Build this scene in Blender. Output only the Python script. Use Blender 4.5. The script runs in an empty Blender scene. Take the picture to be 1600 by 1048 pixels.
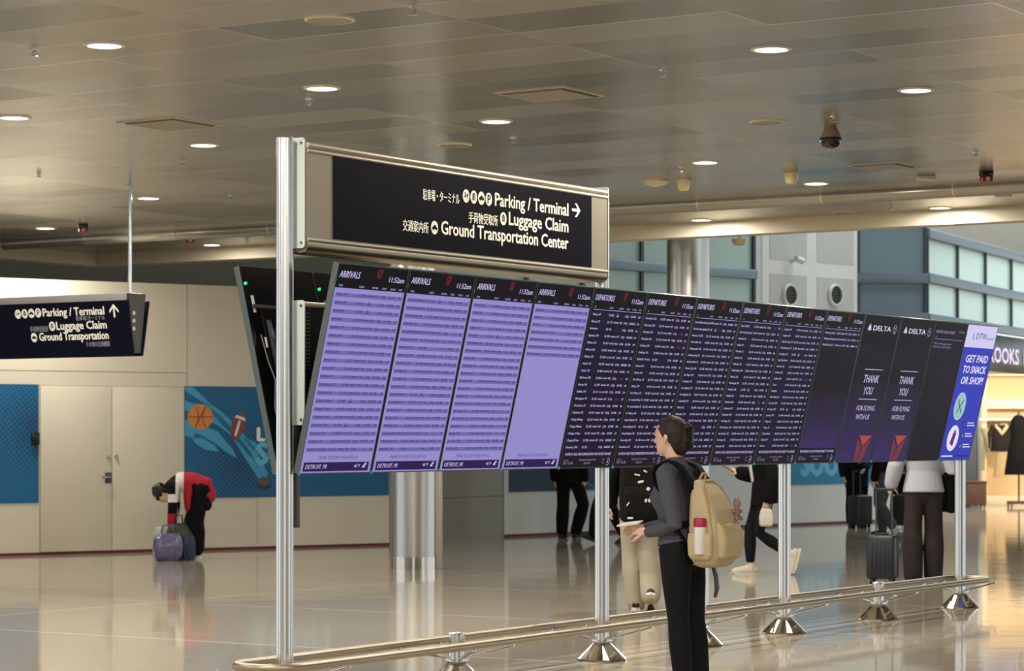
import bpy, bmesh, math, random
from mathutils import Vector, Matrix, Euler
random.seed(7)
scene = bpy.context.scene
COL = scene.collection
V = Vector
def C(r, g, b):
    f = lambda c: c/12.92 if c <= .04045 else ((c+.055)/1.055)**2.4
    return (f(r/255.), f(g/255.), f(b/255.), 1.0)

# ------------------------------------------------------------------ camera
EYE = 1.52                     # camera height above the floor (m)
FPX = 3900.0                   # focal length for a 1600 px wide frame
cam = bpy.data.cameras.new('camera'); cam_o = bpy.data.objects.new('camera', cam); COL.objects.link(cam_o)
cam_o.location = (0, 0, EYE); cam_o.rotation_euler = (math.pi/2, 0, 0)
cam.sensor_width = 36; cam.sensor_fit = 'HORIZONTAL'; cam.lens = FPX/1600*36
cam.shift_y = 156/1600.0
cam.clip_start = .5; cam.clip_end = 300
cam.dof.use_dof = True; cam.dof.focus_distance = 16.5; cam.dof.aperture_fstop = 4.5
scene.camera = cam_o

# ------------------------------------------------------------------ view + world
vs = scene.view_settings
vs.view_transform = 'Standard'; vs.look = 'None'; vs.exposure = 0.0; vs.gamma = 1.0; vs.use_curve_mapping = False
w = bpy.data.worlds.new('world'); scene.world = w; w.use_nodes = True
nt = w.node_tree; nt.nodes.clear()
bg = nt.nodes.new('ShaderNodeBackground'); wo = nt.nodes.new('ShaderNodeOutputWorld')
bg.inputs[0].default_value = (.80, .84, .86, 1); bg.inputs[1].default_value = 1.5
nt.links.new(bg.outputs[0], wo.inputs[0])

# ------------------------------------------------------------------ measured places
ANG = math.atan2(2513, FPX)                       # the display row runs away to the right
D = V((math.sin(ANG), math.cos(ANG), 0)); N = V((D.y, -D.x, 0))
ROWROT = math.atan2(D.y, D.x)                     # local x along the row, local -y towards its front
P0 = V((-1.2726, 13.981, 0))
CEIL = 4.10
def at(x, y, z=0.0):
    """the point of the level plane z seen at a place of the photograph"""
    k = (z-EYE)/((680-y)/FPX)
    return V(((x-800)/FPX*k, k, z))
def row(t, s=0.0, z=0.0):
    p = P0 + D*t + N*s
    return V((p.x, p.y, z))
def depth(x, Y, z=0.0):
    return V(((x-800)/FPX*Y, Y, z))

# ------------------------------------------------------------------ lights
def area(name, loc, size, energy, color, rot=(0, 0, 0), size_y=None, shape=None):
    l = bpy.data.lights.new(name, 'AREA'); l.energy = energy; l.color = color
    l.size = size
    if size_y: l.shape = 'RECTANGLE'; l.size_y = size_y
    if shape: l.shape = shape
    o = bpy.data.objects.new(name, l); COL.objects.link(o); o.location = loc; o.rotation_euler = rot
    return o
WARM = (1.0, .94, .84)
area('atrium_fill', (6, 52, 8.8), 26, 7000, (.92, .98, 1.0), size_y=22)  # unseen area light added to brighten the glazed gallery
area('shop_ceiling_light', (11.6, 51.6, 2.66), 3.4, 140, (1.0, .86, .66), rot=(math.radians(62), 0, 0), size_y=.25)

# ------------------------------------------------------------------ materials
def M(name, rgb, rough=.5, metal=0.0, var=.05, scale=6.0, bump=0.0, emit=None, es=1.0, spec=None, aniso=0, coat=0):
    m = bpy.data.materials.new(name); m.use_nodes = True
    t = m.node_tree; b = t.nodes['Principled BSDF']
    c = C(*rgb)
    b.inputs['Roughness'].default_value = rough; b.inputs['Metallic'].default_value = metal
    if spec is not None: b.inputs['Specular IOR Level'].default_value = spec
    if coat: b.inputs['Coat Weight'].default_value = coat; b.inputs['Coat Roughness'].default_value = .08
    tc = t.nodes.new('ShaderNodeTexCoord'); nz = t.nodes.new('ShaderNodeTexNoise')
    nz.inputs['Scale'].default_value = scale; nz.inputs['Detail'].default_value = 3
    t.links.new(tc.outputs['Object'], nz.inputs['Vector'])
    mx = t.nodes.new('ShaderNodeMix'); mx.data_type = 'RGBA'
    mx.inputs[6].default_value = tuple(x*(1-var) for x in c[:3])+(1,)
    mx.inputs[7].default_value = tuple(min(1, x*(1+var)) for x in c[:3])+(1,)
    t.links.new(nz.outputs['Fac'], mx.inputs[0]); t.links.new(mx.outputs[2], b.inputs['Base Color'])
    if bump:
        bp = t.nodes.new('ShaderNodeBump'); bp.inputs['Strength'].default_value = bump; bp.inputs['Distance'].default_value = .01
        t.links.new(nz.outputs['Fac'], bp.inputs['Height']); t.links.new(bp.outputs['Normal'], b.inputs['Normal'])
    if emit:
        b.inputs['Emission Color'].default_value = C(*emit); b.inputs['Emission Strength'].default_value = es
    return m
def G(name, rgb, es=1.0):       # something that glows: a lit screen or its lettering
    return M(name, tuple(x*.10 for x in rgb), .4, emit=rgb, es=es, var=0, spec=.08)

def ceiling_material():
    m = bpy.data.materials.new('metal_ceiling_panels'); m.use_nodes = True; t = m.node_tree; b = t.nodes['Principled BSDF']
    L = t.links.new; nn = t.nodes.new
    tc = nn('ShaderNodeTexCoord'); sx = nn('ShaderNodeSeparateXYZ'); L(tc.outputs['Object'], sx.inputs[0])
    def mth(op, a, bv=None):
        k = nn('ShaderNodeMath'); k.operation = op
        L(a, k.inputs[0]) if not isinstance(a, float) else setattr(k.inputs[0], 'default_value', a)
        if bv is not None:
            L(bv, k.inputs[1]) if not isinstance(bv, float) else setattr(k.inputs[1], 'default_value', bv)
        return k.outputs[0]
    u = mth('DIVIDE', sx.outputs[0], .60); v = mth('DIVIDE', sx.outputs[1], 1.50)
    fu, fv = mth('FLOOR', u), mth('FLOOR', v)
    ru, rv = mth('FRACT', u), mth('FRACT', v)
    cb = nn('ShaderNodeCombineXYZ'); L(fu, cb.inputs[0]); L(fv, cb.inputs[1])
    wn = nn('ShaderNodeTexWhiteNoise'); wn.noise_dimensions = '2D'; L(cb.outputs[0], wn.inputs['Vector'])
    # joints; the light they catch is painted pale, varying panel by panel
    ju = mth('LESS_THAN', ru, .030); jv = mth('LESS_THAN', rv, .009)
    j = mth('MAXIMUM', ju, jv)
    mx = nn('ShaderNodeMix'); mx.data_type = 'RGBA'; mx.inputs[6].default_value = C(160, 154, 140); mx.inputs[7].default_value = C(188, 181, 166)
    L(wn.outputs['Value'], mx.inputs[0])
    mj = nn('ShaderNodeMix'); mj.data_type = 'RGBA'; wn2 = nn('ShaderNodeTexWhiteNoise'); wn2.noise_dimensions = '3D'; cb.inputs[2].default_value = 3.7; L(cb.outputs[0], wn2.inputs['Vector']); L(mth('MULTIPLY', j, wn2.outputs['Value']), mj.inputs[0]); L(mx.outputs[2], mj.inputs[6]); mj.inputs[7].default_value = C(252, 248, 238)
    L(mj.outputs[2], b.inputs['Base Color'])
    b.inputs['Metallic'].default_value = .6
    r = mth('ADD', mth('MULTIPLY', wn.outputs['Value'], .07), .20)
    L(r, b.inputs['Roughness'])
    # every panel hangs a hair out of level
    vsb = nn('ShaderNodeVectorMath'); vsb.operation = 'SUBTRACT'; L(wn.outputs['Color'], vsb.inputs[0]); vsb.inputs[1].default_value = (.5, .5, .5)
    vsc = nn('ShaderNodeVectorMath'); vsc.operation = 'SCALE'; L(vsb.outputs[0], vsc.inputs[0]); vsc.inputs['Scale'].default_value = .035
    ge = nn('ShaderNodeNewGeometry'); va = nn('ShaderNodeVectorMath'); L(ge.outputs['Normal'], va.inputs[0]); L(vsc.outputs[0], va.inputs[1])
    vn = nn('ShaderNodeVectorMath'); vn.operation = 'NORMALIZE'; L(va.outputs[0], vn.inputs[0])
    L(vn.outputs[0], b.inputs['Normal'])
    return m

def floor_material():
    m = bpy.data.materials.new('polished_terrazzo'); m.use_nodes = True; t = m.node_tree; b = t.nodes['Principled BSDF']
    L = t.links.new; nn = t.nodes.new
    tc = nn('ShaderNodeTexCoord')
    br = nn('ShaderNodeTexBrick'); L(tc.outputs['Object'], br.inputs['Vector'])
    br.inputs['Scale'].default_value = 1.0; br.inputs['Brick Width'].default_value = 3.2; br.inputs['Row Height'].default_value = 6.4
    br.inputs['Mortar Size'].default_value = .03; br.offset = 0.0
    br.inputs['Color1'].default_value = C(178, 166, 147); br.inputs['Color2'].default_value = C(163, 153, 137); br.inputs['Mortar'].default_value = C(206, 197, 180)
    nz = nn('ShaderNodeTexNoise'); nz.inputs['Scale'].default_value = 90; nz.inputs['Detail'].default_value = 4; L(tc.outputs['Object'], nz.inputs['Vector'])
    mx = nn('ShaderNodeMix'); mx.data_type = 'RGBA'; mx.blend_type = 'OVERLAY'; mx.inputs[0].default_value = .12
    L(br.outputs['Color'], mx.inputs[6]); L(nz.outputs['Color'], mx.inputs[7]); L(mx.outputs[2], b.inputs['Base Color'])
    n2 = nn('ShaderNodeTexNoise'); n2.inputs['Scale'].default_value = 1.3; n2.inputs['Detail'].default_value = 2; L(tc.outputs['Object'], n2.inputs['Vector'])
    bp = nn('ShaderNodeBump'); bp.inputs['Strength'].default_value = .10; bp.inputs['Distance'].default_value = .02
    L(n2.outputs['Fac'], bp.inputs['Height']); L(bp.outputs['Normal'], b.inputs['Normal'])
    b.inputs['Roughness'].default_value = .07; b.inputs['IOR'].default_value = 1.5
    return m

def brushed(name, rgb, rough, var=.06, stretch=(40, 40, 1.0), metal=1.0):
    m = M(name, rgb, rough, metal, var)
    t = m.node_tree; nz = [n for n in t.nodes if n.type == 'TEX_NOISE'][0]; tc = [n for n in t.nodes if n.type == 'TEX_COORD'][0]
    mp = t.nodes.new('ShaderNodeMapping'); mp.inputs['Scale'].default_value = stretch; nz.inputs['Scale'].default_value = 1
    t.links.new(tc.outputs['Object'], mp.inputs[0]); t.links.new(mp.outputs[0], nz.inputs['Vector'])
    return m

MT = dict(
    ceiling=ceiling_material(), floor=floor_material(),
    steel=brushed('brushed_steel', (206, 208, 208), .24), post=brushed('satin_aluminium', (226, 228, 228), .26, .02),
    chrome=M('polished_steel', (200, 196, 186), .12, 1.0, .03), warmsteel=brushed('satin_rail_steel', (164, 153, 134), .42, stretch=(1, 60, 60)),
    champagne=M('champagne_aluminium', (158, 149, 130), .45, .6, .03), champagne_light=M('pale_champagne_edge', (198, 190, 170), .4, .5, .03),
    plate=M('pale_green_white_plate', (206, 216, 212), .35, .1, .02), screw=M('screw_heads', (150, 152, 150), .3, .9, .02),
    darkgap=M('dark_gap', (22, 21, 22), .6), signface=M('night_blue_sign_face', (11, 8, 19), .5, 0, .05, spec=.05),
    signwhite=M('sign_lettering', (238, 232, 214), .5, emit=(238, 232, 210), es=.55, var=0),
    signwhite2=M('emissive_sign_lettering', (244, 240, 222), .5, emit=(240, 236, 214), es=.55, var=0), signgrey=M('small_sign_lettering', (170, 172, 176), .5, emit=(150, 152, 160), es=.35, var=0),  # the hanging sign's lettering carries its own emission
    signnavy=M('navy_sign_face', (22, 24, 48), .5, 0, .05, spec=.08), greybox=M('grey_painted_sign_box', (240, 242, 242), .5), darkgrey=M('dark_grey_metal', (78, 78, 76), .45, .3),
    housing=M('black_display_housing', (6, 6, 7), .45, spec=.15), bezel=M('dark_grey_bezel', (84, 92, 92), .35, .5), cable=M('black_cable', (26, 26, 26), .5), cablegrey=M('grey_cable', (120, 118, 110), .5),
    tag=M('white_sticker', (210, 208, 190), .6), greendim=G('dim_green_glow', (14, 92, 60)), green=G('green_status_glow', (40, 230, 120), 1.6), teal=G('teal_corner_clip', (40, 150, 150), .8),
    wall=M('cream_painted_board', (206, 199, 180), .6, 0, .02), wallseam=M('board_seam', (170, 162, 144), .7), wall2=M('white_painted_board', (206, 208, 204), .6, 0, .02),
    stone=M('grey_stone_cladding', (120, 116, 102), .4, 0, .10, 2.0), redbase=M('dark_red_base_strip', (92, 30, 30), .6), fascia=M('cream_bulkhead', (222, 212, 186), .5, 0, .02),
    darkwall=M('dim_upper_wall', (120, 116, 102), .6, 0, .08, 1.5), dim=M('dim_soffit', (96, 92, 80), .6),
    glass=M('frosted_green_glass', (172, 200, 190), .22, 0, .05, .6), glassblue=M('slate_blue_glass', (112, 134, 146), .2, 0, .05, .6), mullion=M('blue_grey_mullion', (118, 132, 140), .4, .4), mullion_dark=M('dark_mullion', (70, 80, 86), .4, .4),
    panel=M('white_metal_panel', (222, 224, 220), .45), panelgrey=M('perforated_grey_panel', (190, 193, 188), .6, 0, .06, 40), black=M('black_plastic', (14, 14, 15), .4),
    blue1=M('poster_blue', (0, 92, 140), .55, 0, .10, .8), blue2=M('poster_stroke_blue', (58, 150, 192), .55, 0, .06, 3), blue3=M('poster_mid_blue', (20, 108, 146), .55, 0, .06, 3), navydot=M('poster_dot_navy', (0, 56, 92), .55),
    posterdark=M('poster_deep_teal', (4, 50, 76), .55, 0, .35, 1.2), posterletter=M('poster_white_letter', (226, 232, 230), .55), posterpale=M('poster_pale_blue_letter', (88, 178, 208), .55), brightblue=M('poster_bright_blue', (10, 122, 164), .55, 0, .05),
    orange=M('printed_orange_leather', (206, 130, 60), .6), brown=M('printed_brown_leather', (124, 66, 44), .6), lampwhite=G('downlight_glow', (255, 250, 246), 5.0), lamprim=M('white_lamp_rim', (214, 208, 196), .4),
    offwhite=M('off_white_plastic', (216, 208, 184), .5), cream=M('cream_plastic', (222, 208, 160), .5), red=M('red_plastic', (150, 24, 28), .4), domeblack=M('smoked_dome', (12, 11, 10), .08, 0, coat=.5),
    skin=M('skin', (222, 182, 158), .5, 0, .04, 20), lips=M('lips', (178, 104, 98), .45), hairdark=M('dark_brown_hair', (36, 21, 19), .65, 0, .35, 30, .25), hairblack=M('black_hair', (20, 18, 18), .45, 0, .3, 30),
    blackcloth=M('black_cloth', (9, 9, 10), .85, 0, .2, 15, .2, spec=.2), legging=M('black_leggings', (9, 10, 13), .75, 0, .2, 10, .15, spec=.25), charcoal=M('charcoal_trousers', (54, 48, 48), .85, 0, .12, 8, .25, spec=.2), khaki=M('stone_khaki_trousers', (160, 150, 132), .85, 0, .08, 7, .3, spec=.2),
    greyshirt=M('pale_grey_shirt', (182, 186, 196), .85, 0, .05, 7, .25, spec=.2), greytrouser=M('dark_grey_trousers', (74, 74, 78), .85, 0, .1, 8, .2, spec=.2), navycloth=M('navy_coat', (20, 22, 34), .85, 0, .15, 8, spec=.2), white=M('white_cloth', (216, 212, 208), .8, 0, .03), redcloth=M('red_cloth', (170, 22, 40), .8, 0, .08, 8, .2),
    shoewhite=M('white_shoe', (214, 214, 208), .6), shoebeige=M('beige_trainer', (206, 196, 170), .7, 0, .08, 25), shoeblack=M('black_shoe', (20, 20, 21), .5), sole=M('pale_shoe_sole', (206, 202, 192), .6),
    tan=M('tan_canvas', (190, 172, 136), .8, 0, .07, 9, .35, spec=.25), tanseam=M('tan_seam_tape', (176, 150, 106), .8), strap=M('black_webbing', (16, 16, 18), .8, spec=.2), magenta=M('raspberry_lid', (172, 26, 70), .4), bottlewhite=M('white_bottle', (228, 226, 222), .3), mauve=M('mauve_plush', (150, 122, 118), .95, 0, .2, 60, .5, spec=.1),
    case=M('black_suitcase_shell', (28, 32, 38), .4, 0, .06), casedark=M('black_suitcase_fabric', (14, 14, 16), .7), phone=M('dark_phone', (30, 28, 32), .3), paper=M('white_card', (226, 224, 218), .5), pouch=M('cream_pouch', (206, 200, 186), .8, 0, .06, 20, .3), lanyard=M('orange_red_lanyard', (200, 74, 52), .7),
    bagviolet=M('violet_print_bag', (92, 88, 122), .35, 0, .75, 22), baggreen=M('dark_green_bag', (46, 62, 46), .7, 0, .2, 10), bagclear=M('pale_plastic_bag', (176, 176, 166), .35, 0, .3, 14), bagnavy=M('navy_bag', (34, 40, 74), .6, 0, .3, 10),
    shopwall=M('warm_shop_wall', (238, 214, 174), .6, 0, .03), shoplit=M('cream_shop_joinery', (250, 236, 208), .5, emit=(255, 226, 176), es=.25), shelfbrown=M('brown_shelf_board', (150, 104, 66), .5), shopfascia=M('navy_shop_fascia', (26, 38, 50), .25, 0, .1), shopletter=G('lit_shop_letter', (232, 214, 244), 1.15), shopletter2=M('emissive_shop_letter', (196, 192, 170), .4, emit=(190, 186, 160), es=.4),  # the second word's letters carry a faint emission too
    bulb=G('bulb_glow', (255, 240, 200), 4.0), denim=M('dark_jacket_cloth', (34, 28, 32), .8, 0, .15), fleece=M('cream_fleece', (232, 214, 178), .9), skirt=M('cream_skirt', (228, 200, 152), .8), palegreen=M('pale_green_coat', (170, 168, 138), .8), wood=M('brown_crate_wood', (96, 66, 48), .6, 0, .2), greywall=M('blue_grey_panel', (84, 88, 92), .4, .2),
)
# lit screens
MT.update(
    s_head=G('screen_black_header', (17, 13, 20)), s_lav=G('screen_lavender', (146, 137, 200)), s_lav2=G('screen_lavender_shade', (110, 102, 166)), s_foot=G('screen_violet_footer', (44, 24, 76)),
    s_ink=G('screen_dark_ink', (44, 34, 92)), s_late=G('screen_red_ink', (120, 62, 128)), s_text=G('screen_pale_text', (196, 187, 228)), s_dim=G('screen_dim_text', (150, 140, 180)), s_line=G('screen_text_line', (176, 164, 216)),
    s_navy=G('screen_night_blue', (28, 20, 52)), s_navy2=G('screen_night_blue_band', (25, 18, 48)), s_dark=G('screen_dark', (24, 18, 30)), s_violet=G('screen_violet_glow', (54, 40, 92)), s_red=G('screen_red_mark', (92, 26, 36)), s_orange=G('screen_orange_mark', (168, 70, 56)), s_rust=G('screen_rust_mark', (112, 50, 62)),
    s_blue=G('screen_royal_blue', (48, 58, 178)), s_pale=G('screen_pale_lilac', (206, 200, 240)), s_white=G('screen_white', (226, 222, 246)), s_tealdisc=G('screen_pale_teal', (148, 190, 190)), s_purple=G('screen_purple_tag', (96, 30, 120)), s_blueink=G('screen_navy_ink', (30, 32, 90)),
)

# ------------------------------------------------------------------ building helpers
class MB:
    def __init__(s): s.bm = bmesh.new(); s.m = 0
    def _f(s, vs):
        try: f = s.bm.faces.new(vs); f.material_index = s.m; return f
        except ValueError: return None
    def box(s, x0, x1, y0, y1, z0, z1, bevel=0, seg=2):
        v = [s.bm.verts.new(p) for p in ((x0,y0,z0),(x1,y0,z0),(x1,y1,z0),(x0,y1,z0),(x0,y0,z1),(x1,y0,z1),(x1,y1,z1),(x0,y1,z1))]
        fs = [s._f([v[i] for i in q]) for q in ((3,2,1,0),(4,5,6,7),(0,1,5,4),(1,2,6,5),(2,3,7,6),(3,0,4,7))]
        if bevel:
            es = list({e for f in fs for e in f.edges})
            r = bmesh.ops.bevel(s.bm, geom=es, offset=bevel, segments=seg, affect='EDGES', profile=.5)
            for f in r['faces']: f.material_index = s.m
        return s
    def poly(s, pts): s._f([s.bm.verts.new(p) for p in pts]); return s
    def flat(s, pts, y): return s.poly([(x, y, z) for x, z in pts])        # outline in the x-z plane, seen from -y
    def rect(s, x0, x1, z0, z1, y): return s.flat([(x0,z0),(x1,z0),(x1,z1),(x0,z1)], y)
    def prism(s, pts, y0, y1):
        a = [s.bm.verts.new((x,y0,z)) for x,z in pts]; b = [s.bm.verts.new((x,y1,z)) for x,z in pts]; n = len(pts)
        s._f(a); s._f(b[::-1])
        for i in range(n): s._f([a[i], b[i], b[(i+1)%n], a[(i+1)%n]])
        return s
    def disc(s, x, z, rx, rz, y, n=24): return s.flat([(x+rx*math.cos(2*math.pi*i/n), z+rz*math.sin(2*math.pi*i/n)) for i in range(n)], y)
    def rings(s, rs, cap=True, close=False):
        n = len(rs[0]); L = [[s.bm.verts.new(p) for p in r] for r in rs]
        m = len(L)
        for k in range(m if close else m-1):
            a, b = L[k], L[(k+1)%m]
            for i in range(n): s._f([a[i], a[(i+1)%n], b[(i+1)%n], b[i]])
        if cap and not close: s._f(L[0][::-1]); s._f(L[-1])
        return s
    def lathe(s, prof, c=(0,0,0), n=24, phase=0):
        c = V(c)
        return s.rings([[c+V((r*math.cos(2*math.pi*i/n+phase), r*math.sin(2*math.pi*i/n+phase), z)) for i in range(n)] for r, z in prof])
    def cyl(s, p0, p1, r, n=14, r2=None):
        p0, p1 = V(p0), V(p1); t = (p1-p0).normalized(); a = t.orthogonal().normalized(); b = t.cross(a)
        r2 = r if r2 is None else r2
        return s.rings([[p+(a*math.cos(2*math.pi*i/n)+b*math.sin(2*math.pi*i/n))*q for i in range(n)] for p, q in ((p0,r),(p1,r2))])
    def tube(s, pts, r, n=10, close=False):
        pts = [V(p) for p in pts]; m = len(pts); rs = []; a = None
        for i, p in enumerate(pts):
            if close: t = pts[(i+1)%m]-pts[i-1]
            else: t = pts[min(i+1,m-1)]-pts[max(i-1,0)]
            t.normalize()
            a = t.orthogonal() if a is None else a-t*a.dot(t)
            a.normalize(); b = t.cross(a); q = r[i] if isinstance(r, (list,tuple)) else r
            rs.append([p+(a*math.cos(2*math.pi*k/n)+b*math.sin(2*math.pi*k/n))*q for k in range(n)])
        return s.rings(rs, close=close)
    def sph(s, c, r, n=14, m=9):
        c = V(c); r = V(r) if not isinstance(r, (int,float)) else V((r,r,r)); rs = []
        for j in range(m):
            ph = math.pi*(j+.5)/m
            rs.append([c+V((r.x*math.sin(ph)*math.cos(2*math.pi*i/n), r.y*math.sin(ph)*math.sin(2*math.pi*i/n), -r.z*math.cos(ph))) for i in range(n)])
        return s.rings(rs)
    def limb(s, pts, rad, side=(1,0,0), n=16, dome=True, dome0=True):
        """tapering organic tube, elliptical rings (a along side, b across it), rounded ends"""
        pts = [V(p) for p in pts]; rad = [(r,r) if isinstance(r,(int,float)) else r for r in rad]
        sd = V(side); rs = []; m = len(pts)
        def ring(p, t, a, b):
            u = sd-t*sd.dot(t)
            if u.length < 1e-3: u = t.orthogonal()
            u.normalize(); w_ = t.cross(u)
            return [p+u*(a*math.cos(2*math.pi*i/n))+w_*(b*math.sin(2*math.pi*i/n)) for i in range(n)]
        T = [(pts[min(i+1,m-1)]-pts[max(i-1,0)]).normalized() for i in range(m)]
        if dome and dome0:
            q = min(rad[0])
            for f, g in ((.75,.6),(.4,.87)): rs.append(ring(pts[0]-T[0]*q*f, T[0], rad[0][0]*g, rad[0][1]*g))
        for p, t, (a,b) in zip(pts, T, rad): rs.append(ring(p, t, a, b))
        if dome:
            q = min(rad[-1])
            for f, g in ((.4,.87),(.75,.6)): rs.append(ring(pts[-1]+T[-1]*q*f, T[-1], rad[-1][0]*g, rad[-1][1]*g))
        return s.rings(rs)
    def rloft(s, secs, k=5):
        """stack of rounded rectangles: (z, cx, cy, half width, half depth, corner radius)"""
        rs = []
        for z, cx, cy, hw, hd, r in secs:
            r = min(r, hw*.98, hd*.98); ring = []
            for sx, sy, a0 in ((1,1,0),(-1,1,90),(-1,-1,180),(1,-1,270)):
                for i in range(k+1):
                    a = math.radians(a0+90*i/k); ring.append((cx+sx*(hw-r)+r*math.cos(a), cy+sy*(hd-r)+r*math.sin(a), z))
            rs.append(ring)
        return s.rings(rs)
    def text(s, body, x, z, cap, align='l', y=-.001, fit=None, bold=0.0, shear=0.0):
        if bold > .004:           # heavier strokes: the same outline laid down a few times, hair-fine shifts
            q = cap/CAPH*bold*.75
            for i, (dx, dz) in enumerate(((-1,0),(1,0),(0,.7),(0,-.7)) if bold > .022 else ((-1,0),(1,0))):
                s.text(body, x+dx*q, z+dz*q, cap, align, y-.00012*i, None if fit is None else fit-2*q, 0, shear)
            return s
        vs, fs, w_ = glyphs(body, 0, shear)
        k = cap/CAPH; kx = k if fit is None else fit/max(w_, 1e-6)
        if kx > k*1.6 and fit is not None and len(body) == 1: kx = k
        ox = x - (0 if align == 'l' else w_*kx if align == 'r' else w_*kx/2)
        L = [s.bm.verts.new((ox+a*kx, y, z+b*k)) for a, b in vs]
        for f in fs: s._f([L[i] for i in f])
        return s
    def mesh(s, name):
        me = bpy.data.meshes.new(name); bmesh.ops.recalc_face_normals(s.bm, faces=s.bm.faces) if not getattr(s, 'keep', False) else None
        s.bm.to_mesh(me); s.bm.free(); return me
    def build(s, name, mats, parent=None, loc=(0,0,0), rot=(0,0,0), smooth=True, angle=.6):
        return link(name, s.mesh(name), mats, parent, loc, rot, smooth, angle)
def flatmb():
    b = MB(); b.keep = True; return b
_g = {}
def glyphs(body, bold, shear):
    key = (body, bold, shear)
    if key not in _g:
        c = bpy.data.curves.new('lettering', 'FONT'); c.body = body; c.size = 1; c.resolution_u = 2; c.shear = shear; c.offset = bold; c.fill_mode = 'FRONT'
        o = bpy.data.objects.new('lettering', c); COL.objects.link(o); bpy.context.view_layer.update()
        me = bpy.data.meshes.new_from_object(o.evaluated_get(bpy.context.evaluated_depsgraph_get()))
        vs = [(v.co.x, v.co.y) for v in me.vertices]; fs = [tuple(p.vertices) for p in me.polygons]
        x0 = min(v[0] for v in vs) if vs else 0; x1 = max(v[0] for v in vs) if vs else 0
        bpy.data.objects.remove(o); bpy.data.curves.remove(c); bpy.data.meshes.remove(me)
        _g[key] = ([(a-x0, b) for a, b in vs], fs, x1-x0)
    return _g[key]
CAPH = .7
CAPH = max(b for a, b in glyphs('H', 0, 0)[0])
def link(name, me, mats, parent=None, loc=(0,0,0), rot=(0,0,0), smooth=True, angle=.6):
    for m in (mats if isinstance(mats, (list,tuple)) else [mats]): me.materials.append(MT[m] if isinstance(m, str) else m)
    if smooth: me.shade_smooth(); me.set_sharp_from_angle(angle=angle)
    o = bpy.data.objects.new(name, me); COL.objects.link(o)
    o.location = loc; o.rotation_euler = rot
    if parent: o.parent = parent
    return o
def tag(o, label=None, cat=None, group=None, kind=None):
    if label: o['label'] = label
    if cat: o['category'] = cat
    if group: o['group'] = group
    if kind: o['kind'] = kind
    return o
def thing(name, label, cat, loc=(0,0,0), rz=0, group=None, rx=0):
    o = bpy.data.objects.new(name, None); COL.objects.link(o); o.empty_display_size = .1
    o.location = loc; o.rotation_euler = (rx, 0, rz)
    return tag(o, label, cat, group)
def struct(o, label=None): return tag(o, label, None, None, 'structure')
def copy_tree(o, parent=None):
    c = o.copy(); COL.objects.link(c)
    if parent: c.parent = parent
    for ch in [x for x in o.children]: copy_tree(ch, c)
    return c
def remesh(mb, voxel, name, smooth=3, matfn=None):
    me = mb.mesh(name); o = bpy.data.objects.new(name, me); COL.objects.link(o)
    r = o.modifiers.new('r', 'REMESH'); r.mode = 'VOXEL'; r.voxel_size = voxel
    if smooth:
        sm = o.modifiers.new('s', 'SMOOTH'); sm.factor = .5; sm.iterations = smooth
    bpy.context.view_layer.update()
    out = bpy.data.meshes.new_from_object(o.evaluated_get(bpy.context.evaluated_depsgraph_get()))
    bpy.data.objects.remove(o); bpy.data.meshes.remove(me); out.name = name; out.materials.clear()
    if matfn:
        idx = [matfn(p.center) for p in out.polygons]
        out['_'] = 0
        return out, idx
    return out, None
def organic(mb, voxel, name, mats, parent=None, smooth=3, matfn=None, loc=(0,0,0), rot=(0,0,0)):
    me, idx = remesh(mb, voxel, name, smooth, matfn)
    o = link(name, me, mats, parent, loc, rot, True, 3.1)
    if idx: me.polygons.foreach_set('material_index', idx); me.update()
    return o

# ================================================================== the place itself
f = MB(); f.box(-60, 60, -60, 60, -.2, 0)
struct(f.build('floor', 'floor', loc=(P0.x, P0.y, 0), rot=(0,0,ROWROT)))
TC, SC = 15.57, 15.57          # where the low ceiling stops: beyond the row, and to its left
c = MB(); c.box(-25, TC, -35, SC, 0, .12)
struct(c.build('ceiling', 'ceiling', loc=(P0.x, P0.y, CEIL), rot=(0,0,ROWROT)))
c = MB(); c.box(TC, TC+.30, -35, SC+.3, -.17, .5); c.box(-25, TC, SC, SC+.3, -.17, .5)
struct(c.build('trim_1', 'fascia', loc=(P0.x, P0.y, CEIL), rot=(0,0,ROWROT)), 'cream bulkhead band closing the low ceiling')
c = MB(); c.tube([(0, 10*i-35, 0) for i in range(6)], .085, 16)          # rounded rib under the ceiling, across the row's direction
tb = P0 + D*0
t_rib = (at(800, 331, CEIL)-P0).dot(D)
struct(c.build('trim_2', 'ceiling', loc=tuple(row(t_rib, 0, CEIL-.03)), rot=(0,0,ROWROT)), 'rounded rib across the ceiling')
c = MB(); c.box(-40, -3.2, -14, -13.8, 0, 4.1); c.box(5.5, 40, -14, -13.8, 0, 4.1)  # unseen wall pieces added so the posts reflect darker sides
struct(c.build('wall_rear_unseen', 'stone'))
c = MB(); c.box(-40, 50, 22, 85, 9, 9.2)
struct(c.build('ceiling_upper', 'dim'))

def wall_frame(p, q):
    d = (q-p); d.z = 0; return p, math.atan2(d.y, d.x), d.normalized()
def along(W, d, px):                       # distance along a wall to the place seen at px
    r = (px-800)/FPX
    return (r*W.y-W.x)/(d.x-r*d.y)
def hgt(W, d, px, py):
    k = along(W, d, px); return EYE+(680-py)/FPX*(W.y+d.y*k)

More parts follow.
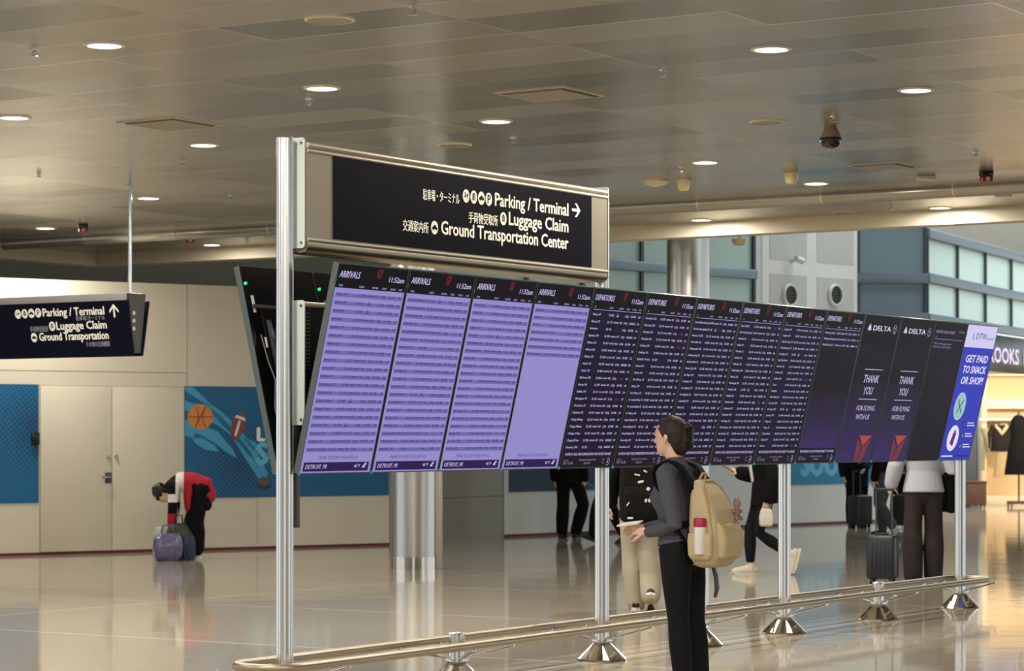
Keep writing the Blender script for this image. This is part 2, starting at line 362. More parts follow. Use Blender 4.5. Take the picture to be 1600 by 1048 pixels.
# --- cream board wall with the double doors
W1, A1, d1 = wall_frame(at(30, 868), at(600, 852))
k0, k1 = -6.0, along(W1, d1, 608)
kd0, kdm, kd1 = along(W1, d1, 62), along(W1, d1, 174), along(W1, d1, 287)
HT = hgt(W1, d1, 200, 441)
b = MB(); b.box(k0, k1, 0, .12, 0, HT)
b.m = 1
for kx, za, zb in ((along(W1,d1,292), 2.15, HT), (along(W1,d1,402), .08, .70), (along(W1,d1,-200), .1, HT)): b.box(kx-.006, kx+.006, -.003, 0, za, zb)
b.box(k0, kd1+.03, -.003, 0, hgt(W1,d1,150,580)-.006, hgt(W1,d1,150,580)+.006)
struct(b.build('wall_left', ['wall', 'wallseam'], loc=W1, rot=(0,0,A1)))
b = MB(); b.box(k0, k1, -.012, 0, 0, .035)
struct(b.build('baseboard_left', ['redbase'], loc=W1, rot=(0,0,A1)))
HD = hgt(W1, d1, 174, 604)
for i, (a, c_) in enumerate(((kd0, kdm), (kdm, kd1))):
    t = thing('door_%d' % (i+1), None, None, W1+d1*((a+c_)/2), A1); struct(t)
    h = (c_-a)/2
    b = MB(); b.box(-h+.006, h-.006, -.022, -.001, .04, HD, .004); b.build('door_leaf', 'wall', t)
    b = MB(); b.box(-h-.004, -h+.006, -.012, -.001, .03, HD+.01); b.box(-h, h, -.012, -.001, HD, HD+.012)
    if i: b.box(h-.004, h+.006, -.012, -.001, .03, HD+.01)
    b.build('door_gap', 'wallseam', t)
    s = 1 if i == 0 else -1; xk = s*(h-.055)
    zk = hgt(W1, d1, 172, 713)
    b = MB(); b.cyl((xk, -.022, zk), (xk, -.045, zk), .026, 16); b.cyl((xk,-.045,zk),(xk,-.052,zk),.012,10); b.build('door_lock', 'chrome', t)
    if i == 0:
        zl = hgt(W1, d1, 168, 745)
        b = MB(); b.box(xk-.045, xk+.045, -.032, -.022, zl-.08, zl+.06, .008); lv = b.build('lever_plate', 'darkgrey', t)
        b = MB(); b.tube([(xk, -.03, zl), (xk, -.075, zl), (xk-.02, -.085, zl), (xk-.11, -.085, zl)], .011); b.build('lever', 'chrome', lv)

# --- printed panels on the wall
zb, zt = hgt(W1, d1, 380, 777), hgt(W1, d1, 300, 603)
def dotmat(cx, cz, R, step=.05):
    """printed halftone: navy dots on poster blue, growing towards one place of the print"""
    m = M('halftone_print', (0, 92, 138), .55, 0, .10, .8); t = m.node_tree; L = t.links.new; nn = t.nodes.new
    tc = [n for n in t.nodes if n.type == 'TEX_COORD'][0]; mx = [n for n in t.nodes if n.type == 'MIX'][0]; bs = t.nodes['Principled BSDF']
    rt = nn('ShaderNodeMapping'); rt.inputs['Rotation'].default_value = (0, math.radians(38), 0); L(tc.outputs['Object'], rt.inputs[0])
    sc_ = nn('ShaderNodeVectorMath'); sc_.operation = 'SCALE'; L(rt.outputs[0], sc_.inputs[0]); sc_.inputs['Scale'].default_value = 1/step
    fr = nn('ShaderNodeVectorMath'); fr.operation = 'FRACTION'; L(sc_.outputs[0], fr.inputs[0])
    sb = nn('ShaderNodeVectorMath'); sb.operation = 'SUBTRACT'; L(fr.outputs[0], sb.inputs[0]); sb.inputs[1].default_value = (.5, .5, .5)
    ml = nn('ShaderNodeVectorMath'); ml.operation = 'MULTIPLY'; L(sb.outputs[0], ml.inputs[0]); ml.inputs[1].default_value = (1, 0, 1)
    ln = nn('ShaderNodeVectorMath'); ln.operation = 'LENGTH'; L(ml.outputs[0], ln.inputs[0])
    d1_ = nn('ShaderNodeVectorMath'); d1_.operation = 'DISTANCE'; L(tc.outputs['Object'], d1_.inputs[0]); d1_.inputs[1].default_value = (cx, 0, cz)
    mr = nn('ShaderNodeMapRange'); L(d1_.outputs['Value'], mr.inputs[0]); mr.inputs[1].default_value = 0; mr.inputs[2].default_value = R; mr.inputs[3].default_value = .52; mr.inputs[4].default_value = 0
    lt = nn('ShaderNodeMath'); lt.operation = 'LESS_THAN'; L(ln.outputs['Value'], lt.inputs[0]); L(mr.outputs[0], lt.inputs[1])
    m2 = nn('ShaderNodeMix'); m2.data_type = 'RGBA'; L(lt.outputs[0], m2.inputs[0]); L(mx.outputs[2], m2.inputs[6]); m2.inputs[7].default_value = C(0, 58, 98); L(m2.outputs[2], bs.inputs['Base Color'])
    return m
def graphic(name, label, W, A, d, ka, kb, za, zb_, face):
    return tag(None, None) if False else thing(name, label, 'poster', W+d*((ka+kb)/2)+V((0,0,za)), A)
def strokes(mb, W_, H_, lst, y):
    for pts in lst: mb.flat([(-W_/2+u*W_, v*H_) for u, v in pts], y)
def band(cx, cz, r0, r1, a0, a1, n=16):      # a painted brush arc
    o = [(cx+r1*math.cos(math.radians(a0+(a1-a0)*i/n)), cz+r1*math.sin(math.radians(a0+(a1-a0)*i/n))) for i in range(n+1)]
    q = [(cx+r0*math.cos(math.radians(a0+(a1-a0)*i/n)), cz+r0*math.sin(math.radians(a0+(a1-a0)*i/n))) for i in range(n+1)]
    return o+q[::-1]
def clip_rect(pts, x0, x1, z0, z1):
    for ax, lim, sg in ((0,x0,1),(0,x1,-1),(1,z0,1),(1,z1,-1)):
        out = []
        for i in range(len(pts)):
            p, q = pts[i-1], pts[i]; dp, dq = sg*(p[ax]-lim), sg*(q[ax]-lim)
            if (dp < 0) != (dq < 0):
                k = dp/(dp-dq); out.append((p[0]+(q[0]-p[0])*k, p[1]+(q[1]-p[1])*k))
            if dq >= 0: out.append(q)
        pts = out
        if not pts: return []
    return pts
def arcs(mb, lst, x0, x1, z0, z1, y):
    for a in lst:
        full = band(*a); n = len(full)//2
        for i in range(n-1):
            p = clip_rect([full[i], full[i+1], full[-2-i], full[-1-i]], x0, x1, z0, z1)
            if len(p) > 2: mb.flat(p, y)
def dots(mb, x0, x1, z0, z1, cx, cz, R, y, step=.052):
    n1, n2 = int((x1-x0)/step), int((z1-z0)/step)
    for i in range(n1):
        for j in range(n2):
            x, z = x0+(i+.5)*step, z0+(j+.5)*step
            r = 1-math.hypot(x-cx, z-cz)/R
            if r > .05:
                q = step*.42*min(1, .35+r*1.2); mb.flat([(x-q,z),(x,z-q),(x+q,z),(x,z+q)], y)

ka, kb = along(W1, d1, 288), k1-.01
PW, PH = kb-ka, zt-zb
p = thing('wall_poster', 'large blue poster with a printed basketball and football on the cream board wall', 'poster', W1+d1*((ka+kb)/2)+V((0,0,zb)), A1)
b = MB(); b.box(-PW/2, PW/2, -.010, -.001, 0, PH); b.build('printed_sheet', dotmat(-.75, .45, 1.0), p)
X0 = -PW/2; S = PW/(608-288.)                  # metres per photographed pixel along the sheet
def pp(px, py): return X0+(along(W1,d1,px)-ka), hgt(W1,d1,px,py)-zb
b = flatmb(); y = -.0115
sw = [[(288,604),(300,604),(330,632),(322,632),(288,610)],[(288,625),(300,630),(322,632),(345,650),(375,685),(372,690),(340,664),(296,644),(288,640)],[(322,627),(345,642),(372,668),(398,700),(418,740),(414,750),(392,716),(362,680),(334,650),(322,640)],[(288,655),(310,662),(340,674),(362,700),(370,716),(356,708),(332,690),(306,676),(300,684),(288,680)],[(356,672),(380,690),(402,724),(412,752),(406,752),(384,718)],[(300,684),(316,684),(335,696),(342,706),(320,702),(304,692)],[(376,682),(398,690),(404,700),(396,704)]]
for q in sw: b.flat([pp(*v) for v in q], y)
b.build('brush_stroke', 'blue2', p, smooth=False)
x, z = pp(312.5, 651)
b = flatmb(); b.disc(x, z, .185, .165, -.0125, 32); b.m = 1
for a0 in (0, 1.1): b.tube([(x+math.cos(a0)*.18*u, -.0135, z+math.sin(a0)*.16*u) for u in (-1,0,1)], .006, 4)
for sg in (-1, 1): b.tube([(x+sg*(.10+.07*math.cos(u)), -.0135, z+.15*math.sin(u)*.9) for u in (math.pi-1.2, math.pi-.6, math.pi, math.pi+.6, math.pi+1.2)], .006, 4)
b.build('printed_basketball', ['orange', 'brown'], p)
x, z = pp(371, 666)
b = flatmb(); b.m = 0
ang = math.radians(72); ca, sa = math.cos(ang), math.sin(ang)
lens = [(-.20,0),(-.13,.07),(0,.105),(.13,.07),(.20,0),(.13,-.07),(0,-.105),(-.13,-.07)]
rot2 = lambda u, v: (x+(u*ca-v*sa), z+(u*sa+v*ca))
b.flat([rot2(*q) for q in lens], -.0125); b.m = 1
b.flat([rot2(*q) for q in ((.10,.085),(.14,.065),(.14,-.065),(.10,-.085))], -.0135); b.flat([rot2(*q) for q in ((-.13,.015),(.08,.015),(.08,-.02),(-.13,-.02))], -.0135)
b.build('printed_football', ['brown', 'white'], p)
x, z = pp(412, 755)
b = flatmb(); b.disc(x, z, .10, .085, -.0125); b.rect(x-.10, x+.10, z-.06, z, -.0126); b.m = 1; b.disc(x, z+.03, .095, .06, -.0135); b.build('printed_puck', ['black', 'darkgrey'], p, smooth=False)
b = flatmb(); x, z = pp(402, 688); b.text('L', x, z, .17, y=-.0125, bold=.08); b.m = 1; x, z = pp(401, 724); b.text('SOON', x, z, .27, y=-.0125, bold=.09)
b.build('printed_letters', ['posterletter', 'posterpale'], p, smooth=False)

ka, kb = -3.2, along(W1, d1, 60); PW2 = kb-ka
p = thing('wall_poster', 'deep blue dotted poster on the wall beside the left door leaf', 'poster', W1+d1*((ka+kb)/2)+V((0,0,hgt(W1,d1,30,786))), A1)
PH2 = hgt(W1,d1,30,600)-hgt(W1,d1,30,786)
b = MB(); b.box(-PW2/2, PW2/2, -.010, -.001, 0, PH2); b.build('printed_sheet', dotmat(PW2/2-.1, PH2*.65, .9), p)
b = MB(); b.box(-.05, .05, -.05, -.011, -.08, .08, .012); b.cyl((.0,-.05,0),(0,-.075,0),.03,14)
h = tag(b.build('door_lock_box', 'black', loc=W1+d1*along(W1,d1,54)+V((0,0,hgt(W1,d1,54,685))), rot=(0,0,A1)), 'small black lock box fixed on the dotted blue poster', 'lock')

# --- grey stone return, then the white board wall
W2, A2, d2 = wall_frame(at(788, 839), at(1345, 816.5))
e1 = W1+d1*k1
Wg, Ag, dg_ = wall_frame(e1+V((0,.02,0)), W2)
b = MB(); b.box(0, (W2-e1).length-.02, .01, .2, 0, 3.4); b.m = 1
for z in (.62, 1.24, 1.86, 2.48): b.box(0, (W2-e1).length, .006, .01, z-.004, z+.004)
struct(b.build('wall_stone', ['stone', 'darkgap'], loc=Wg, rot=(0,0,Ag)))
kend = along(W2, d2, 1408)
b = MB(); b.box(0, kend, 0, .12, 0, 3.2)
b.m = 1
for px in (1000, 1180, 1375): k = along(W2,d2,px); b.box(k-.006, k+.006, -.003, 0, .05, 3.2)
struct(b.build('wall_right', ['wall2', 'wallseam'], loc=W2, rot=(0,0,A2)))
b = MB(); b.box(0, kend, -.012, 0, 0, .04); struct(b.build('baseboard_right', 'redbase', loc=W2, rot=(0,0,A2)))
zb = hgt(W2, d2, 870, 767)
ka, kb = along(W2,d2,795), along(W2,d2,938)
p = thing('wall_poster', 'dark teal poster low on the white wall behind the black-trousered walker', 'poster', W2+d2*((ka+kb)/2)+V((0,0,zb)), A2)
w2 = (kb-ka)
b = MB(); b.box(-w2/2, w2/2, -.010, -.001, 0, 1.5); b.build('printed_sheet', 'posterdark', p)
b = flatmb(); arcs(b, [(w2/2-.3, 1.0, .98, 1.06, 200, 300), (w2/2+.1, .9, .86, .9, 200, 280)], -w2/2, w2/2, 0, 1.5, -.0115); b.build('brush_stroke', 'blue3', p, smooth=False)
ka, kb = along(W2,d2,1236), along(W2,d2,1369); zb = hgt(W2,d2,1300,756); w2 = kb-ka
p = thing('wall_poster', 'bright blue poster with pale letters SOON on the white wall', 'poster', W2+d2*((ka+kb)/2)+V((0,0,zb)), A2)
b = MB(); b.box(-w2/2, w2/2, -.010, -.001, 0, 1.5); b.build('printed_sheet', 'brightblue', p)
b = flatmb(); x = along(W2,d2,1252)-ka-w2/2; x2 = along(W2,d2,1333)-ka-w2/2; b.text('SOON', x, hgt(W2,d2,1290,742)-zb, .45, y=-.0115, fit=x2-x, bold=.075); b.build('printed_letters', 'posterpale', p, smooth=False)

# --- dim wall seen over the cream boards
Wd, Ad, dd = wall_frame(V((-16, 33, 0)), V((-.6, 40.5, 0)))
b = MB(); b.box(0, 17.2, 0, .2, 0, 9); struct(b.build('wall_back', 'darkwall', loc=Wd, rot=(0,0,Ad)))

# --- upper glazed gallery
g0, g1 = -1.2, along(W2, d2, 1207)
off = V((-d2.y, d2.x, 0))*.35
def glazed(nm, W, A, L, z0, z1, bars, posts, glassm, frame, barh=.16):
    o = struct(thing(nm, None, None, W, A))
    b = MB(); b.box(0, L, .05, .08, z0, z1); struct(b.build('glass_pane', glassm, o))
    b = MB()
    for z in bars: b.box(0, L, -.04, .06, z, z+barh, .01)
    b.build('window_frame', frame, o)
    b = MB()
    for x in posts: b.box(x-.03, x+.03, .0, .06, z0, z1)
    b.build('mullion', 'mullion_dark', o)
zb1 = hgt(W2, d2, 1050, 424)
glazed('window_1', W2+d2*g0+off, A2, g1-g0, 3.25, 8.2, [zb1, zb1-1.45, zb1+1.5, zb1+3.0], [along(W2,d2,x)-g0 for x in (850, 938, 1030, 1125, 1205)], 'glass', 'mullion')
ga, gb = along(W2, d2, 1213), along(W2, d2, 1361)
b = MB(); b.box(ga, gb, -.05, .3, 3.25, 8.2); b.m = 1
km = along(W2, d2, 1284)
rows_ = [(hgt(W2,d2,1254,499), hgt(W2,d2,1254,428)), (hgt(W2,d2,1254,405), hgt(W2,d2,1254,365)+.5), (6.2, 7.8)]
for za, zc in rows_:
    b.box(along(W2,d2,1224), along(W2,d2,1282), -.056, -.05, za, zc); b.box(along(W2,d2,1298), along(W2,d2,1355), -.056, -.05, za, zc)
struct(b.build('wall_gallery', ['panel', 'panelgrey'], loc=W2+off, rot=(0,0,A2)))
# slate return + long glazed side
p1 = W2+off+d2*gb; p2 = depth(1450, 44.0)
Wn, An, dn = wall_frame(p1, p2)
glazed('window_2', p1, An, (p2-p1).length, 3.55, 8.2, [hgt(Wn,dn,1400,443), 5.35, 3.5], [.06, (p2-p1).length-.04], 'glassblue', 'mullion', .18)
d3 = V((.428, .904, 0)); d3.normalize(); A3 = math.atan2(d3.y, d3.x)
glazed('window_3', p2, A3, 26, 3.6, 5.07, [hgt(p2,d3,1450,441), 5.0, 3.5], [2.0*i+.05 for i in range(13)], 'glass', 'mullion', .17)
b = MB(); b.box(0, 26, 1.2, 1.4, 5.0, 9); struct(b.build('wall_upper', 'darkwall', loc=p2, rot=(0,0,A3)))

# --- steel columns
def column(label, base, r, top, ridge):
    o = struct(thing('column', label, None, base, 0)); o['label'] = label
    b = MB(); b.lathe([(r, .14), (r, top)], n=48); b.build('column_shaft', MT['colsteel'], o)
    b = MB(); b.lathe([(r+.006, 0), (r+.006, .14)], n=48); b.build('base_ring', 'chrome', o)
    if ridge:
        b = MB(); b.box(r-.02, r+.02, -.035, .0, 0, top, .008); b.build('cover_strip', 'steel', o); b = MB(); b.box(r+.012, r+.07, -.03, .05, 0, top, .006); b.build('cable_channel', 'steel', o)
mc = brushed('column_steel', (190, 190, 186), .30, .05, (2, 2, .6)); MT['colsteel'] = mc
nz = [n for n in mc.node_tree.nodes if n.type == 'TEX_NOISE'][0]; bp = mc.node_tree.nodes.new('ShaderNodeBump'); bp.inputs['Strength'].default_value = .25; bp.inputs['Distance'].default_value = .03
mc.node_tree.links.new(nz.outputs['Fac'], bp.inputs['Height']); mc.node_tree.links.new(bp.outputs['Normal'], mc.node_tree.nodes['Principled BSDF'].inputs['Normal'])
pc = at(646, 888); column('dented steel column behind the second and third arrivals boards', pc, .262, CEIL, True)
pc = depth(1075, 32.2); column('steel column beyond the bulkhead behind the departures boards', V((pc.x, pc.y, 0)), .275, 8.8, False)

# --- the clothes shop at the far right
sy = 55.0
b = MB(); b.box(9.3, 18, sy, sy+.15, 0, 3.0); struct(b.build('wall_shop_back', 'shopwall'))
b = MB(); b.box(9.3, 18, 50.4, sy, 2.78, 2.9); struct(b.build('ceiling_shop', 'shopwall'))
xs0 = depth(1506, 53.5).x; xs1 = depth(1531, 53.5).x
b = MB(); b.box(xs0, xs1, 53.5, 53.6, 0, 3.0); b.m = 1; b.box(xs1-.05, xs1, 53.47, 53.5, 0, 3.0)
struct(b.build('wall_shop_side', ['greywall', 'mullion']))
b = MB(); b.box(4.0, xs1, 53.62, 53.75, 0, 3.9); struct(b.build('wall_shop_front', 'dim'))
def sp(px, Y, py): q = depth(px, Y); return q.x, EYE+(680-py)/FPX*Y
# fascia with the shop's name, under the glazing
ks = along(p2, d3, 1545); 
o = thing('shop_sign', 'dark navy shop fascia with lit serif letters over the clothes shop', 'sign', p2+d3*ks, A3)
z1 = hgt(p2,d3,1560,524); z0 = hgt(p2,d3,1560,581)
b = MB(); b.box(-3.0, 12, -.06, .04, z0, z1, .01); b.build('fascia_panel', 'shopfascia', o)
zt_ = hgt(p2,d3,1570,568); zt2 = hgt(p2,d3,1570,545)
kk = along(p2,d3,1586)-ks
b = flatmb(); b.text('BROOKS', kk, zt_, zt2-zt_, 'r', y=-.075, bold=.04, fit=2.75); b.build('lettering', 'shopletter', o, smooth=False)
b = flatmb(); b.text('BROTHERS', kk+.42, zt_, zt2-zt_, 'l', y=-.075, bold=.04, fit=3.3); b.build('lettering', 'shopletter2', o, smooth=False)

# ================================================================== posts, bumper rail, sign and display row
def post_ring(r):
    out = []
    for c0 in (0, 90, 180, 270):
        for da, q in ((-45,1),(-30,1),(-15,1),(-12.2,1),(-12,.88),(-7.2,.88),(-7,1),(0,1.0),(7,1),(7.2,.88),(12,.88),(12.2,1),(15,1),(30,1)):
            a = math.radians(c0+da); out.append((r*q*math.cos(a), r*q*math.sin(a)))
    return out
PR = .0485
def make_post(label, t, top, group):
    tall = top > 1
    o = thing('display_post' if tall else 'bumper_post', label, 'post', row(t), ROWROT, group)
    rg = post_ring(PR)
    b = MB(); b.rings([[(x, y, z) for x, y in rg] for z in (.12, top-.012)]); b.build('pole', 'post', o, angle=.35)
    b = MB(); b.lathe([(PR+.003, top-.012), (PR+.003, top-.004), (PR-.01, top+.004)], n=24); b.build('pole_cap', 'steel', o)
    b = MB()
    n = 22; prof = [(.172, 0), (.168, .012), (.062, .115), (.058, .125)]
    b.lathe(prof, n=n); b.build('base_cone', 'chrome', o, angle=.05)
    b = MB(); b.lathe([(.052, .13), (.075, .13), (.075, .142), (.052, .142)], n=20)
    for sx in (-1, 1):
        for sy in (-1, 1): b.cyl((sx*.045, sy*.055, .142), (sx*.045, sy*.055, .156), .011, 8)
    b.build('bracket_collar', 'steel', o)
    for sx in (-1, 1):
        for sy in (-1, 1):
            b = MB(); p, q = V((sx*.05, sy*.06, .150)), V((sx*(.10 if (sx*sy > 0) else .34), sy*.195, .205)); b.tube([p, q], .0075, 8)
            b.cyl(q-V((0,0,.006)), q+V((0,0,.022)), .013, 10); b.build('brace_rod', 'steel', o)
    return o
g = 'silver posts carrying the display row'
make_post('tall silver post at the open end of the row, beside the direction sign\'s blank end', 0.0, 3.187, g)
make_post('tall silver post under the arrow end of the direction sign', 3.475, 3.10, g)
make_post('tall silver post between the phone walker and the SOON poster', 6.22, 2.30, g)
make_post('tall silver post under the blue advert screen', 9.68, 2.30, g)
g = 'short bumper posts of the rail'
make_post('short silver bumper post between the sign\'s two tall posts', 1.72, .303, g)
make_post('short silver bumper post hidden behind the backpack woman\'s legs', 4.86, .303, g)
make_post('short silver bumper post in front of the standing ribbed suitcase', 7.95, .303, g)

b = MB(); pts = []
for i in range(13): a = math.radians(90+180*i/12); pts.append((-.10+.205*math.cos(a), .205*math.sin(a), .24))
for i in range(1, 20): pts.append((-.10+9.88*i/20, -.205, .24))
for i in range(13): a = math.radians(-90+180*i/12); pts.append((9.78+.205*math.cos(a), .205*math.sin(a), .24))
for i in range(1, 20): pts.append((9.78-9.88*i/20, .205, .24))
b.tube(pts, .0255, 14, close=True)
o = tag(b.build('bumper_rail', 'warmsteel', loc=row(0), rot=(0,0,ROWROT), angle=1.2), 'low brass-toned steel bumper rail looping around all the posts', 'rail')

# centre beam between the two rows of displays
o = thing('display_mount_beam', 'black slotted beam with pale end plate, behind the purple arrivals screens', 'mount', row(0), ROWROT)
b = MB(); b.box(.085, 3.41, -.055, .055, 1.62, 2.24); b.m = 1
for i in range(26): b.box(.09, .16, -.0565, -.055, 1.68+i*.021, 1.688+i*.021)
b.build('beam_body', ['housing', 'darkgrey'], o)
b = MB(); b.box(.085, 3.41, -.062, .062, 2.24, 2.272, .012); b.build('top_rail', 'champagne_light', o)
def plate(o, t, z0, z1, s=.085):
    b = MB(); b.rloft([(0, 0, 0, s, (z1-z0)/2, .02), (.008, 0, 0, s, (z1-z0)/2, .02)]); me = b.mesh('end_plate')
    me.transform(Matrix(((0,0,1,t),(1,0,0,0),(0,1,0,(z0+z1)/2),(0,0,0,1)))); e = link('end_plate', me, 'plate', o)
    b = MB()
    for sy in (-1, 1):
        for z in (z0+.03, z1-.03): b.cyl((t-.004, sy*(s-.022), z), (t, sy*(s-.022), z), .009, 12)
    b.build('plate_screw', 'screw', e)
plate(o, .068, 1.578, 2.278)
b = MB(); b.box(.07, .11, -.025, .03, 1.0, 1.62, .006); b.build('cable_duct', 'darkgrey', o)

for ta, tb_, lb in ((3.54, 6.155, 'middle length of black beam behind the dark departures screens'), (6.285, 9.615, 'far length of black beam behind the thank-you screens')):
    o = thing('display_mount_beam', lb, 'mount', row(ta), ROWROT)
    b = MB(); b.box(0, tb_-ta, -.055, .055, 1.62, 2.24); b.build('beam_body', 'housing', o)
    b = MB(); b.box(0, tb_-ta, -.062, .062, 2.24, 2.272, .012); b.build('top_rail', 'champagne_light', o)
# the big direction sign on the posts
o = thing('direction_sign', 'large post-mounted direction sign, dark panel in a champagne frame, reading Ground Transportation Center', 'sign', row(0, 0, 2.565), ROWROT)
SZ = 2.565; SF = .10
b = MB(); b.box(.085, 3.385, -SF+.006, SF-.006, .03, .57); b.build('sign_body', 'champagne', o)
b = MB()
for y in (-SF+.008, SF-.008):
    for z, r in ((.585, .016), (.553, .012), (.055, .012)): b.tube([(.085, y, z), (3.385, y, z)], r, 10)
b.box(.085, 3.385, -SF+.006, SF-.006, .57, .600, .012); b.build('edge_rail', 'champagne_light', o)
b = MB(); b.tube([(.085, -.05, .028), (3.385, -.05, .028)], .048, 14); b.tube([(.085, .05, .028), (3.385, .05, .028)], .048, 14); b.build('bottom_rail', 'warmsteel', o)
plate(o, .070, .006, .626); plate(o, 3.392, .006, .626, .098)
b = MB(); b.box(.325, 3.172, -SF, -SF+.008, .072, .546); b.build('sign_panel', 'signface', o)
b = flatmb(); ly = -SF-.0015; dt = .013
def CJK(s, x0, x1, z, h): b.text(s, x0, z, h*CAPH/.84, 'l', ly, fit=x1-x0, bold=.018)
BL = [2.957-SZ, 2.849-SZ, 2.739-SZ]
b.text('Parking / Terminal', 2.872, BL[0], .079, 'r', ly, fit=.880, bold=.030)
b.build('lettering', 'signwhite', o, smooth=False); b = flatmb()
b.text('Luggage Claim', 2.872, BL[1], .079, 'r', ly, fit=.720, bold=.030)
b.build('lettering', 'signwhite', o, smooth=False); b = flatmb()
b.text('Ground Transportation Center', 2.872, BL[2], .079, 'r', ly, fit=1.475, bold=.030)
b.build('lettering', 'signwhite', o, smooth=False); b = flatmb()
CJK('駐車場・ターミナル', 1.21, 1.60, 2.936-SZ, .062); b.build('small_lettering', 'signwhite', o, smooth=False); b = flatmb(); CJK('手荷物受取所', 1.70, 2.03, 2.835-SZ, .062); b.build('small_lettering', 'signwhite', o, smooth=False); b = flatmb(); CJK('交通案内所', 1.0, 1.268, 2.737-SZ, .062)
b.build('small_lettering', 'signwhite', o, smooth=False); b = flatmb()
ax, az = 2.92, 3.001-SZ
b.flat([(ax, az-.009), (ax+.085, az-.009), (ax+.085, az+.009), (ax, az+.009)], ly)
for s in (-1, 1): b.flat([(ax+.105, az), (ax+.06, az+s*.045), (ax+.036, az+s*.045), (ax+.081, az)], ly)
b.build('direction_arrow', 'signwhite', o, smooth=False)
def pictos(o, lst, y, white, dark, rx=.037, rz=.041):
    for kind, x, z in lst:
        b = flatmb(); b.disc(x, z, rx, rz, y); b.m = 1; y2 = y-.001; k = rx/.037
        if kind == 'P': b.text('P', x-.014*k, z-.026*k, .052*k, 'l', y2, bold=.03)
        elif kind == 'case': b.rect(x-.016*k, x+.016*k, z-.020*k, z+.018*k, y2); b.rect(x-.009*k, x+.009*k, z+.018*k, z+.026*k, y2); b.m = 0; b.rect(x-.008*k, x-.005*k, z-.018*k, z+.016*k, y2-.001); b.rect(x+.005*k, x+.008*k, z-.018*k, z+.016*k, y2-.001)
        elif kind == 'car':
            b.flat([(x-.028*k, z-.010*k), (x+.028*k, z-.010*k), (x+.028*k, z+.002*k), (x+.016*k, z+.004*k), (x+.010*k, z+.016*k), (x-.010*k, z+.016*k), (x-.016*k, z+.004*k), (x-.028*k, z+.002*k)], y2)
            b.disc(x-.015*k, z-.012*k, .006*k, .006*k, y2-.0005, 10); b.disc(x+.015*k, z-.012*k, .006*k, .006*k, y2-.0005, 10)
        else:
            b.disc(x-.010*k, z+.018*k, .006*k, .006*k, y2, 10); b.rect(x-.016*k, x-.004*k, z-.004*k, z+.010*k, y2); b.rect(x-.026*k, x+.006*k, z-.008*k, z-.003*k, y2); b.rect(x+.006*k, x+.022*k, z-.002*k, z+.014*k, y2); b.rect(x+.010*k, x+.014*k, z-.024*k, z-.002*k, y2)
        b.build('pictogram', [white, dark], o, smooth=False)
pictos(o, [('desk', 1.672, 2.99-SZ), ('case', 1.757, 2.99-SZ), ('car', 1.842, 2.99-SZ), ('P', 1.925, 2.99-SZ), ('case', 2.092, 2.881-SZ), ('car', 1.330, 2.772-SZ)], ly, 'signwhite', 'signface')

